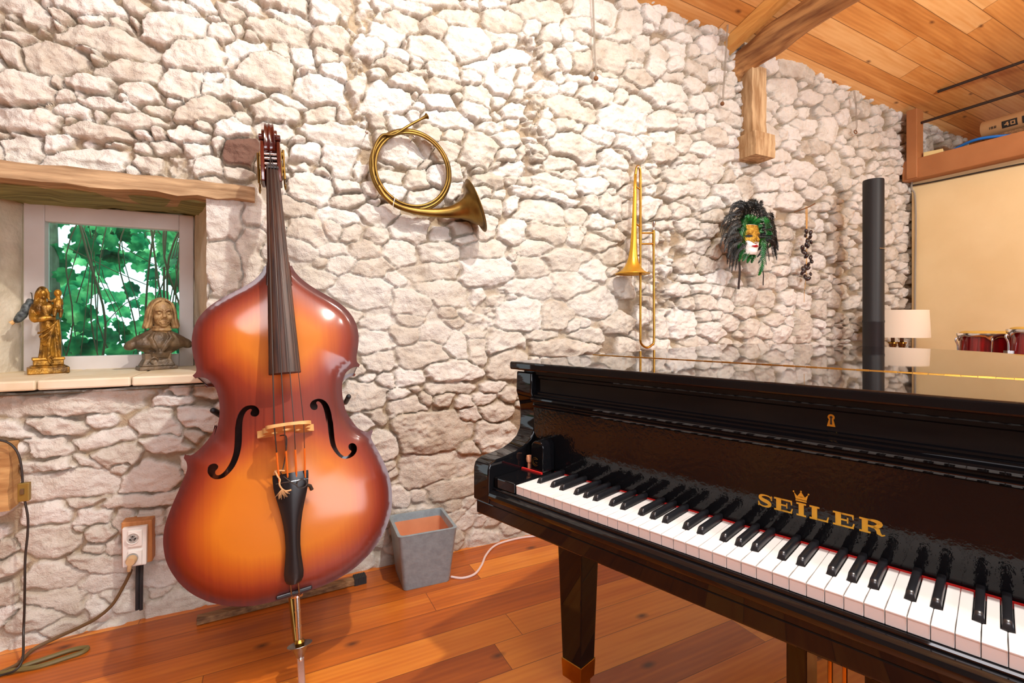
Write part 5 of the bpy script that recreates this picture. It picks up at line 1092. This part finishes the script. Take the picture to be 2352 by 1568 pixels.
def conga(lab, px, Y, top, rad_):
    c = Vector(((px-CX)/F*Y, Y, 0)); t = thing('conga_drum', lab, 'drum', Matrix.Translation(c), 'red conga drums')
    z = top
    mb = MB(); mb.lathe([(0, z-.74), (rad_*.70, z-.74), (rad_*.86, z-.60), (rad_*1.02, z-.38), (rad_*1.0, z-.18), (rad_*.93, z-.03), (0, z-.03)], (0, 0, 0), 44); obj('shell', mb, 'drumred', t, smooth=True, angle=40)
    mb = MB(); mb.lathe([(0, z+.002), (rad_*.80, z), (rad_*.93, z-.006), (rad_*.98, z-.016), (rad_*.98, z-.03), (0, z-.03)], (0, 0, 0), 44); obj('drumhead', mb, 'drumhead', t, smooth=True, angle=50)
    mb = MB(); prof = [(rad_*.99, z-.012), (rad_*1.06, z-.013), (rad_*1.065, z-.022)]
    n = 60; rows = [[], [], [], []]
    for k in range(n+1):
        a = 2*pi*k/n; lug = max(0, cos(5*(a-.3)))**6; lo = z-.036-.030*lug
        for q, (rr2, zz) in enumerate(((rad_*.985, z-.014), (rad_*1.06, z-.014), (rad_*1.07, z-.022), (rad_*(1.05+.03*lug), lo))): rows[q].append(Vector((rr2*cos(a), rr2*sin(a), zz)))
    mb.grid(rows); obj('rim', mb, 'chrome', t, smooth=True, angle=50, mods=[('SOLIDIFY', dict(thickness=.004))])
    for k in range(5):
        a = .3+2*pi*k/5; e = Vector((cos(a), sin(a), 0)); mb = MB()
        mb.tube(spline([e*rad_*1.12+Vector((0, 0, z-.052)), e*rad_*1.16+Vector((0, 0, z-.046)), e*rad_*1.18+Vector((0, 0, z-.062)), e*rad_*1.10+Vector((0, 0, z-.10)), e*rad_*1.10+Vector((0, 0, z-.20))], 5), .0055, 8)
        mb.box(e*rad_*1.06+Vector((0, 0, z-.165)), (.04, .04, .05), Matrix.Rotation(a, 3, 'Z')); obj('tension_lug', mb, 'chrome', t, smooth=True, angle=50)
    mb = MB()
    for k in range(3):
        a = 1.2+2*pi*k/3; e = Vector((cos(a), sin(a), 0)); mb.tube([e*rad_*.9+Vector((0, 0, z-.58)), e*rad_*1.25+Vector((0, 0, .01))], .011, 10)
    obj('stand_legs', mb, 'chrome', t, smooth=True)
conga('red conga drum with chrome rim before the beige wall, left one of the pair', 2268, 3.12, 1.055, .140)
conga('red conga drum with chrome rim, taller right one of the pair', 2403, 2.79, 1.085, .155)
# ------------------------------------------------------------------ window sill figures
def sculpt(name, mb, m, parent, vox, sm=2, disp=0.):
    return obj(name, mb, m, parent, smooth=True, angle=180, mods=[('REMESH', dict(mode='VOXEL', voxel_size=vox, use_smooth_shade=True)), ('SMOOTH', dict(factor=.5, iterations=sm))])
SZ = .9128
def facing(t, d, turn=0.):
    p = W(t, SZ, d); a = math.atan2(p.x, p.y); return Matrix.Translation(p) @ Matrix.Rotation(-a+turn, 4, 'Z')
def t_at(px, d): return on_wall(px, 800, d)[0]
bd = -.275; bm_ = facing(t_at(360, bd), bd, .18) @ Matrix.Diagonal((.84, .9, .95, 1)); bu = thing('portrait_bust', 'bronzed plaster bust of a stern long haired man on the window sill', 'bust', bm_)
S = .00188
mb = MB()
mb.frustum((.0, 0, 0), (.079, .052), (.077, .050), .016); mb.frustum((.0, 0, .016), (.070, .045), (.054, .036), .030); mb.frustum((.0, 0, .046), (.054, .036), (.056, .036), .026)
obj('pedestal', mb, 'bust', bu, bevel=.004, segs=3)
mb = MB(); mb.tube([(.012+.02*cos(a)*.8-.03, -.045, .040+.014*sin(a)) for a in [k*.5 for k in range(10)]], .0025, 6)
mb.tube([(-.045, -.042, .028), (-.03, -.042, .05), (-.01, -.043, .062)], .0028, 6); obj('lyre_relief', mb, 'bust', bu, smooth=True)
mb = MB()
mb.lathe([(0, .064), (.050, .064), (.070, .076), (.100, .090), (.130, .100), (.142, .110), (.140, .124), (.118, .142), (.086, .158), (.056, .170), (.040, .184), (.036, .196), (0, .198)], (.012, .004, 0), 40, sx=.90, sy=.40)
mb.ball((.008, -.018, .120), (.052, .036, .052), 22, 14); mb.tube([(.006, .002, .056), (.008, .0, .08)], [.052, .056], 20)
mb.ball((-.098, .004, .112), (.036, .034, .022), 14, 10, Matrix.Rotation(-.45, 3, 'Y')); mb.ball((.122, .004, .114), (.036, .034, .022), 14, 10, Matrix.Rotation(.45, 3, 'Y'))
for s in (-1, 1):                          # coat lapels
    mb.tube([(.014+s*.030, -.030, .166), (.010+s*.045, -.046, .140), (.004+s*.022, -.052, .100), (.004+s*.006, -.050, .078)], [.008, .012, .012, .006], 8, flat=.6)
    mb.tube([(.014+s*.05, -.02, .158), (.010+s*.075, -.030, .135), (.008+s*.06, -.040, .105)], [.006, .008, .005], 8, flat=.6)
mb.ball((.004, -.048, .112), (.016, .008, .016), 12, 8)
sculpt('torso', mb, 'bust', bu, .0028, 2)
hc = Vector((.021, -.004, .247)); mb = MB()
mb.ball(hc+Vector((0, .008, .012)), (.046, .052, .056), 24, 18); mb.ball(hc+Vector((0, -.014, -.022)), (.036, .034, .038), 20, 14); mb.ball(hc+Vector((0, -.034, -.050)), (.018, .014, .012), 14, 10)
mb.tube([hc+Vector((0, -.042, .010)), hc+Vector((0, -.056, -.012)), hc+Vector((0, -.058, -.018))], [.006, .010, .008], 10); mb.ball(hc+Vector((.009, -.050, -.018)), .006, 8, 6); mb.ball(hc+Vector((-.009, -.050, -.018)), .006, 8, 6)
for s in (-1, 1):
    mb.tube([hc+Vector((s*.006, -.047, .012)), hc+Vector((s*.020, -.047, .018)), hc+Vector((s*.034, -.036, .013))], [.006, .0065, .004], 8)
    mb.ball(hc+Vector((s*.019, -.040, .002)), (.009, .007, .0055), 10, 8); mb.ball(hc+Vector((s*.027, -.030, -.016)), (.013, .014, .013), 12, 8); mb.ball(hc+Vector((s*.045, .002, -.006)), (.007, .010, .016), 10, 8)
    mb.tube([hc+Vector((s*.013, -.048, -.020)), hc+Vector((s*.021, -.042, -.036)), hc+Vector((s*.022, -.036, -.046))], .0032, 6)
mb.tube([hc+Vector((-.016, -.043, -.038)), hc+Vector((0, -.050, -.034)), hc+Vector((.016, -.043, -.038))], .0034, 8); mb.tube([hc+Vector((-.012, -.044, -.044)), hc+Vector((0, -.049, -.043)), hc+Vector((.012, -.044, -.044))], .0036, 8)
mb.tube([hc+Vector((0, 0, -.04)), hc+Vector((-.002, .004, -.088))], [.032, .034], 16)
mb.tube([hc+Vector((.038*cos(a)-.002, .004-.036*sin(a), -.072)) for a in [k*pi/8-.4 for k in range(11)]], .0065, 8); mb.tube([hc+Vector((.036*cos(a)-.002, .004-.036*sin(a), -.060)) for a in [k*pi/8-.4 for k in range(11)]], .005, 8)
hd_ = sculpt('head', mb, 'bustface', bu, .0019, 1)
mb = MB(); mb.ball(hc+Vector((0, .020, .024)), (.051, .050, .050), 22, 16); mb.ball(hc+Vector((0, .030, -.02)), (.050, .038, .050), 20, 14)
for s in (-1, 1):
    mb.tube(spline([hc+Vector((s*.034, .000, .046)), hc+Vector((s*.048, .004, .010)), hc+Vector((s*.052, .006, -.030)), hc+Vector((s*.060, .008, -.064))], 4), [.014]*4+[.016]*4+[.020]*4+[.016], 12)
    for k in range(11):
        f = .010*k; x0 = hc+Vector((s*(.008+.001*k), -.030+f, .0625)); x1 = hc+Vector((s*.036, -.022+f, .044)); x2 = hc+Vector((s*.050, -.016+f*.95, .006)); x3 = hc+Vector((s*.056, -.012+f*.85, -.034)); x4 = hc+Vector((s*(.066+.002*(k % 2)), -.010+f*.7, -.066+.003*(k % 3)))
        mb.tube(spline([x0, x1, x2, x3, x4], 4), [.0058]*8+[.0065]*4+[.0075]*4+[.005], 7)
sculpt('hair', mb, 'bustface', hd_, .0022, 1)
md_ = -.26; mm = facing(t_at(111, md_), md_, .05) @ Matrix.Diagonal((.74, .85, .95, 1)); mo_ = thing('madonna_statue', 'gilded statuette of a veiled mother carrying a child on the window sill', 'statue', mm)
mb = MB()
for c, a, b, h_ in (((0, 0, 0), (.080, .052), (.080, .052), .026), ((0, 0, .026), (.074, .046), (.062, .038), .008), ((0, 0, .034), (.058, .036), (.058, .036), .020), ((0, 0, .054), (.063, .040), (.062, .039), .012)): mb.frustum(c, a, b, h_)
obj('plinth', mb, 'statue_gold', mo_, bevel=.004, segs=3)
mb = MB()
mb.tube([(.004, 0, .060), (.002, 0, .10), (.0, 0, .16), (-.004, 0, .205), (-.012, 0, .245), (-.018, 0, .275), (-.018, 0, .292)], [.044, .043, .041, .038, .036, .034, .014], 24, flat=.78)
mb.tube([(-.018, 0, .285), (-.020, -.002, .31)], [.014, .012], 14); mb.ball((-.021, -.005, .322), (.0185, .020, .024), 18, 14); mb.ball((-.019, -.024, .320), (.004, .006, .005), 8, 6); mb.ball((-.019, -.021, .309), (.009, .007, .006), 10, 8)
mb.ball((-.022, .008, .326), (.026, .022, .030), 18, 14); mb.tube(spline([(-.022, .010, .325), (-.026, .010, .300), (-.028, .008, .272), (-.020, .006, .245)], 4), [.024]*4+[.027]*4+[.033]*4+[.034], 16, flat=.8)
for k in range(3): x = -.048+.003*k; mb.tube(spline([(x+.012, -.006-.004*k, .346), (x+.001, -.008-.003*k, .326), (x-.003, -.006, .300), (x-.006, -.004, .272)], 4), .0046, 6)
mb.tube(spline([(-.010, -.010, .346), (.000, -.010, .328), (.001, -.008, .308), (.004, -.012, .290)], 4), .0055, 7)
mb.ball((-.034, -.004, .262), (.028, .026, .036), 16, 12); mb.ball((.0, -.010, .262), (.024, .024, .030), 16, 12)
mb.tube(spline([(-.050, -.002, .278), (-.060, -.010, .245), (-.056, -.030, .222), (-.030, -.042, .222), (.0, -.042, .226), (.024, -.036, .222)], 4), [.015]*5+[.0145]*5+[.0125]*5+[.010]*6, 10)
for k in range(9):                         # hanging folds
    x = -.036+.0085*k; mb.tube(spline([(.030-.002*k, -.040, .212-.004*k), (.018-.004*k+x*.3, -.044, .19-.016*k), (x*.9-.004, -.036-.006*(k % 2), .165-.017*k), (-.038+.004*k, -.020, .168-.013*k)], 4), .0042, 6)
for k in range(7): x = -.034+.0115*k; mb.tube([(x*.8+.002, -.036+abs(x)*.3, .16), (x*1.02+.004, -.038+abs(x)*.35, .10), (x*1.15+.004, -.038+abs(x)*.4, .063)], [.0035, .005, .006], 6)
mb.tube([(.032, -.010, .22), (.038, -.012, .15), (.040, -.006, .09), (.036, -.004, .064)], [.012, .012, .012, .014], 8); mb.ball((.010, -.040, .066), (.010, .016, .006), 10, 8)
sculpt('mother', mb, 'statue_gold', mo_, .0021, 1)
mb = MB()
mb.ball((.036, -.012, .328), (.0165, .0155, .017), 14, 10); mb.ball((.037, -.026, .324), (.003, .004, .003), 8, 6); mb.tube([(.036, -.012, .312), (.038, -.014, .295), (.036, -.020, .268)], [.011, .019, .021], 12)
mb.tube([(.028, -.018, .303), (.012, -.026, .294), (-.004, -.026, .298)], [.007, .006, .005], 8); mb.tube([(.048, -.016, .303), (.052, -.026, .284), (.042, -.034, .276)], [.007, .006, .005], 8)
mb.tube([(.034, -.020, .266), (.024, -.040, .258), (.020, -.046, .232)], [.014, .012, .007], 10); mb.tube([(.042, -.020, .266), (.046, -.038, .256), (.044, -.044, .228)], [.013, .011, .006], 10)
sculpt('child', mb, 'statue_gold', mo_, .0019, 1)
# patterned bundle hanging on the window jamb
gm = facing(t_at(58, -.31), -.31); tp_ = Matrix.Translation((0, 0, 0)); zc = HC-(716-CY)/F*(W(t_at(58, -.31), 0, -.31).y)-SZ
bo_ = thing('hanging_bundle', 'small dark patterned bundle hanging on the window jamb behind the statuette', 'bundle', gm @ Matrix.Translation((0, 0, zc)))
mb = MB(); mb.tube(spline([(.022, -.0, .045), (.012, -.005, .030), (-.004, -.008, -.004), (-.020, -.006, -.030), (-.026, 0, -.036)], 4), [.010, .016, .017, .016, .014, .017, .017, .015, .014, .016, .015, .014, .013, .012, .010, .009, .007], 12); mb.tube([(.018, .0, .02), (.03, .0, -.01), (.03, 0, -.03)], [.012, .012, .008], 10)
obj('bundle_body', mb, 'charm', bo_, smooth=True); mb = MB(); mb.tube([(-.026, 0, -.034), (-.040, .0, -.046)], [.006, .009], 8); obj('bundle_end', mb, 'bridgewood', bo_, smooth=True)
mb = MB(); mb.tube([(.02, 0, .045), (.018, .02, .075), (.015, .10, .08)], .0015, 6); obj('loop', mb, 'blackcable', bo_, smooth=True)
# ------------------------------------------------------------------ vine outside the window
GZ = -.25
mb = MB(); mb.grid([[W(t_, GZ, d) for t_ in (-4, 3)] for d in (-.62, -4.)]); struct(obj('ground', mb, mat('garden_soil', srgb(70, 90, 50), .95)))
vn = thing('climbing_vine', 'leafy green vine with bare stems growing outside the small window', 'vine', wall_frame(-.3, GZ, -.9))
r = random.Random(21)
def leaf(mb, c, s, rot):
    pr = [(0, -.08), (.12, -.16), (.30, -.10), (.34, .06), (.50, .16), (.40, .28), (.46, .46), (.28, .48), (.22, .66), (.10, .70), (0, 1.0)]
    pts = pr+[(-x, y) for x, y in pr[-2:0:-1]]
    f = lambda x, y: c+rot @ Vector((x*s, y*s, s*(.10*abs(x)-.12*y*y)))
    o = len(mb.v); mb.v += [tuple(f(0, .25))]+[tuple(f(x, y)) for x, y in pts]; n = len(pts); mb.f += [(o, o+1+i, o+1+(i+1) % n) for i in range(n)]
mb = MB()
for i in range(520):
    y = r.uniform(.0, 1.3); k = 1+y*.35; c = Vector((r.uniform(-.75, .55)*k, y, r.uniform(.95, 2.25)))
    if abs(c.x+.02) < .12*k and 1.42 < c.z < 1.75 and r.random() < .55: continue
    R3 = Matrix.Rotation(r.uniform(-.9, .9)+pi, 3, 'Y') @ Matrix.Rotation(r.uniform(.7, 2.0), 3, 'X') @ Matrix.Rotation(r.uniform(-1, 1), 3, 'Z')
    leaf(mb, c, r.uniform(.07, .15), R3)
obj('leaves', mb, 'leaf', vn, kind='stuff')
mb = MB()
for i in range(38):
    x = r.choice((-.33, -.26, -.18, .02, .10, .15, .22, .19, .08, .13, .17, .2, .24)) +r.uniform(-.03, .03); y = r.uniform(-.10, .5); P_ = [Vector((x+r.uniform(-.05, .05)+.06*math.sin(k*.8+i), y+r.uniform(-.03, .03), k*.34)) for k in range(8)]
    mb.tube(spline(P_, 4), r.choice((.002, .0025, .003, .005)), 6)
for i in range(16):
    a = Vector((r.uniform(-.5, .4), r.uniform(-.1, .4), r.uniform(1.1, 2.0))); b = a+Vector((r.uniform(-.4, .4), r.uniform(-.1, .1), r.uniform(-.25, .25))); mb.tube(spline([a, (a+b)/2+Vector((r.uniform(-.05, .05), 0, r.uniform(-.06, .06))), b], 5), .0022, 5)
obj('stems', mb, 'bark', vn, smooth=True, kind='stuff')
tr_ = W(-.78, GZ, -1.05)
mb = MB(); mb.tube([tr_, tr_+Vector((.02, .01, 1.2)), tr_+Vector((-.01, 0, 2.4)), tr_+Vector((.02, 0, 3.6))], [.09, .075, .07, .06], 12); tag(obj('tree_trunk', mb, mat('trunk_bark', srgb(86, 98, 84), .9, c2=srgb(58, 64, 54), scale=20), smooth=True), 'greenish tree trunk outside at the left edge of the window', 'tree')
# ------------------------------------------------------------------ floor things, sockets and cables
a_ = on_floor(927, 1360); b2_ = on_floor(1035, 1335); ctr = (a_+b2_)/2; ang = math.atan2((b2_-a_).y, (b2_-a_).x)-.02
PMt = Matrix.Translation(ctr) @ Matrix.Rotation(ang, 4, 'Z') @ Matrix.Translation((0, .104, 0))
pl = thing('square_planter', 'empty grey glazed square planter on the floor between bass and piano', 'planter', PMt)
h_ = .236; mb = MB()
loops = [(.098, 0), (.100, .004), (.124, h_-.006), (.126, h_), (.120, h_+.002), (.113, h_), (.105, .09), (.10, .085)]
def rsq(k, z, n=5):
    out = []; c = .016
    for q in range(4):
        for j in range(n+1):
            a = pi/2*q+pi/2*j/n; out.append(((k-c)*(1 if q in (0, 3) else -1)+c*cos(a), (k-c)*(1 if q in (0, 1) else -1)+c*sin(a), z))
    return out
def loft(mb, ls, cap0=True, cap1=True):
    R = [rsq(*l) for l in ls]; n = len(R[0]); o = len(mb.v)
    mb.add([p for q in R for p in q], [(i*n+k, i*n+(k+1) % n, (i+1)*n+(k+1) % n, (i+1)*n+k) for i in range(len(R)-1) for k in range(n)]+([tuple(range(n-1, -1, -1))] if cap0 else [])+([tuple((len(R)-1)*n+k for k in range(n))] if cap1 else []))
loft(mb, loops[:6]+[(.1085, h_-.03)], cap1=False); obj('pot_body', mb, 'concrete', pl, smooth=True, angle=40)
mb = MB(); loft(mb, [(.1095, h_-.028), (.1085, h_-.029), (.102, .06), (.10, .055)], cap0=False); obj('pot_lining', mb, 'terracotta', pl, smooth=True, angle=40)
mb = MB(); mb.tube(spline([on_floor(1036, 1324, .005), on_floor(1062, 1327, .005), on_floor(1090, 1318, .005), on_floor(1106, 1298, .005), on_floor(1116, 1275, .005), on_floor(1135, 1254, .005), on_floor(1165, 1242, .005), on_floor(1215, 1232, .005), on_floor(1290, 1228, .005)], 8), .005, 8); tag(obj('floor_cable', mb, 'pinkcable', smooth=True), 'white cable curving over the floor from the planter to under the piano', 'cable')
so, L = wt('wall_socket', 'white double power socket on a wooden board low on the stone wall', 'socket', 316, 1246, .022)
RS = Matrix.Rotation(radians(-4), 3, 'Y')
def lb_(x, y, z): return RS @ Vector((x, y, z))
a, b = L(281, 1197), L(352, 1190); c, d = L(352, 1285), L(283, 1300)
def panel(q, th, y): return [Vector((p.x, y, p.z)) for p in q]+[Vector((p.x, y-th, p.z)) for p in q]
BF = [(0, 1, 2, 3), (7, 6, 5, 4)]+[(i, (i+1) % 4, 4+(i+1) % 4, 4+i) for i in range(4)]
mb = MB(); mb.add(panel([a, b, c, d], .06, .045), BF); obj('backboard', mb, 'boardwood', so, bevel=.003)
q = [L(286, 1206), L(343, 1199), L(341, 1287), L(287, 1295)]
mb = MB(); mb.add(panel(q, .020, -.014), BF); pt = obj('socket_plate', mb, 'whiteplastic', so, bevel=.004, segs=3)
cs = [(L(312, 1226), L(300, 1210), L(333, 1207), L(333, 1243), L(300, 1247)), (L(311, 1270), L(300, 1255), L(333, 1251), L(332, 1285), L(300, 1290))]
for cc_, p0, p1, p2, p3 in cs:
    mb = MB(); mb.add(panel([p0, p1, p2, p3], .010, -.032), BF); obj('socket_module', mb, 'whiteplastic', pt, bevel=.003)
    mb = MB(); ry = Matrix(((1, 0, 0), (0, 0, -1), (0, 1, 0))); mb.lathe([(0, .0), (.0205, .0), (.0205, .0025), (.0185, .0025), (.0175, -.0), (0, -.0)], (cc_.x, -.0422, cc_.z), 24, m=ry); obj('socket_ring', mb, 'whiteplastic', pt, smooth=True, angle=40)
c0_ = cs[0][0]; mb = MB()
for dx, dz in ((-.0075, -.002), (.0075, -.001), (0, .008)): mb.lathe([(0, 0), (.0026, 0), (.0026, .0012), (0, .0012)], (c0_.x+dx, -.0435, c0_.z+dz), 10, m=ry)
obj('socket_holes', mb, 'ink', pt)
# plug with its brown cable
pg_, Lp = wt('power_cable', 'brown cable plugged into the lower socket, trailing down the wall to the floor', 'cable', 311, 1272, .022)
mb = MB(); mb.lathe([(0, .0), (.0165, .0), (.0165, .012), (.013, .022), (.0, .022)], (0, -.046, 0), 20, m=ry); mb.tube([(0, -.060, 0), (-.004, -.062, -.022), (-.006, -.058, -.034)], [.008, .007, .0055], 10); obj('plug', mb, 'beigeplastic', pg_, smooth=True, angle=40)
mb = MB(); pts = [Vector((-.006, -.058, -.034)), Lp(300, 1312, .02), Lp(284, 1345, .015), Lp(258, 1388, .012), Lp(222, 1419, .012), Lp(178, 1442, .012), Lp(130, 1464, .015)]
ip = ROOTM[pg_.name].inverted()
pts += [ip @ on_floor(x, y, z) for x, y, z in ((75, 1492, .010), (40, 1525, .006), (-10, 1548, .006))]
mb.tube(spline(pts, 8), .0058, 8); obj('cable', mb, 'browncable', pg_, smooth=True)
for k, x in enumerate((317, 326)):
    t0, z0 = on_wall(x, 1288, .02); t1, z1 = on_wall(x-2, 1400, .03); mb = MB(); mb.tube([W(t0, z0, .022), W(t0, z0-.05, .028), W(t1, z1, .03)], .0058, 8)
    tag(obj('socket_conduit', mb, 'blackrubber', smooth=True), 'one of two short black conduits side by side below the wall socket', 'conduit', 'conduits under the socket')
mb = MB(); mb.tube(spline([on_floor(*p) for p in ((-20, 1549, .005), (30, 1541, .006), (60, 1527, .008), (110, 1510, .008), (165, 1492, .007), (199, 1487, .006), (190, 1497, .006), (150, 1511, .006), (90, 1530, .006), (40, 1538, .007), (20, 1541, .006))], 8), .0075, 8); tag(obj('cable_loop', mb, 'olivecable', smooth=True), 'olive green cable doubled in a loop on the floor at the lower left', 'cable')
ck, Lc = wt('lamp_cord', 'thin dark cord with an inline switch hanging down the left edge of the wall', 'cord', 55, 1130, .075)
ik = ROOTM[ck.name].inverted()
mb = MB(); mb.tube(spline([Lc(-15, 1008), Lc(18, 1016), Lc(38, 1035), Lc(48, 1065), Lc(52, 1108)], 6), .0035, 8); mb.tube(spline([Lc(57, 1150), Lc(64, 1190), Lc(63, 1230), Lc(58, 1280), Lc(57, 1340), Lc(56, 1400, -.01), Lc(54, 1450, -.01), ik @ on_floor(52, 1512, .03), ik @ on_floor(36, 1538, .012), ik @ on_floor(10, 1548, .005), ik @ on_floor(-20, 1556, .005)], 6), .0035, 8); obj('cord', mb, 'blackcable', ck, smooth=True)
mb = MB(); sa, sb = Lc(55, 1108), Lc(57, 1150); m3 = (sa+sb)/2; mb.box(m3, (.030, .018, (sa-sb).length)); sw_ = obj('switch', mb, 'amber', ck, bevel=.003)
mb = MB(); mb.box(m3+Vector((-.002, -.011, .004)), (.010, .006, .018)); obj('switch_button', mb, 'browncable', sw_, bevel=.001)

# ------------------------------------------------------------------ camera and light
cam = bpy.data.cameras.new('camera'); co = bpy.data.objects.new('camera', cam); COL.objects.link(co)
co.location = (0, 0, HC); co.rotation_euler = (pi/2, 0, 0); cam.sensor_width = 36; cam.lens = F/2352*36; cam.shift_y = -(784-CY)/2352; cam.clip_start = .02
SC.camera = co
def light(kind, name, p, to, energy, color, **kw):
    l = bpy.data.lights.new(name, kind); l.energy = energy; l.color = color
    for k, v in kw.items(): setattr(l, k, v)
    o = bpy.data.objects.new(name, l); COL.objects.link(o); o.location = p
    o.rotation_euler = (Vector(to)-Vector(p)).to_track_quat('-Z', 'Y').to_euler(); return o
DAY = (.92, .93, 1.)
light('AREA', 'garden_window_daylight', W(1.7, 1.75, DR-.05), W(1.7, 1.4, 0), 125, DAY, shape='RECTANGLE', size=2.7, size_y=1.5)
light('SPOT', 'pendant_spot', (.76, .42, 3.4), (-.35, 1.95, .7), 290, (1., .95, .87), spot_size=radians(118), spot_blend=.8, shadow_soft_size=.035)
light('POINT', 'side_lamp', W(3.8, 2.62, 2.2), W(2.6, 1.5, 0), 84, (1., .94, .86), shadow_soft_size=.05)
light('AREA', 'overhead_fill', (-.5, -.7, 3.4), (-.6, .4, 0), 42, (.98, .95, 1.), shape='DISK', size=1.0)  # added soft fill overhead, no actual lamp there
light('POINT', 'ceiling_fill', (1.22, .60, 3.10), (0, 0, 0), 64, (1., .95, .87), shadow_soft_size=.06)  # added point light, brightens the roof boards and the keys
light('AREA', 'window_fill', W(-.32, 1.98, -.85), W(-.28, 1.15, -.1), 16, (.86, 1., .88), shape='RECTANGLE', size=.6, size_y=.35)  # added area light, hidden above the opening, brightens jambs and soffit
w = bpy.data.worlds.new('sky'); SC.world = w; w.use_nodes = True
t = w.node_tree; t.nodes.clear(); bg = t.nodes.new('ShaderNodeBackground'); ou = t.nodes.new('ShaderNodeOutputWorld'); t.links.new(bg.outputs[0], ou.inputs[0])
bg.inputs[0].default_value = (.86, .95, 1, 1); bg.inputs[1].default_value = 2.4
light('SUN', 'sun', (-3, 6, 6), (-1.2, 2.2, 1.2), 5.0, (1, .96, .88), angle=.02)
SC.view_settings.view_transform = 'Standard'; SC.view_settings.look = 'None'; SC.view_settings.exposure = -.06; SC.view_settings.gamma = 1.
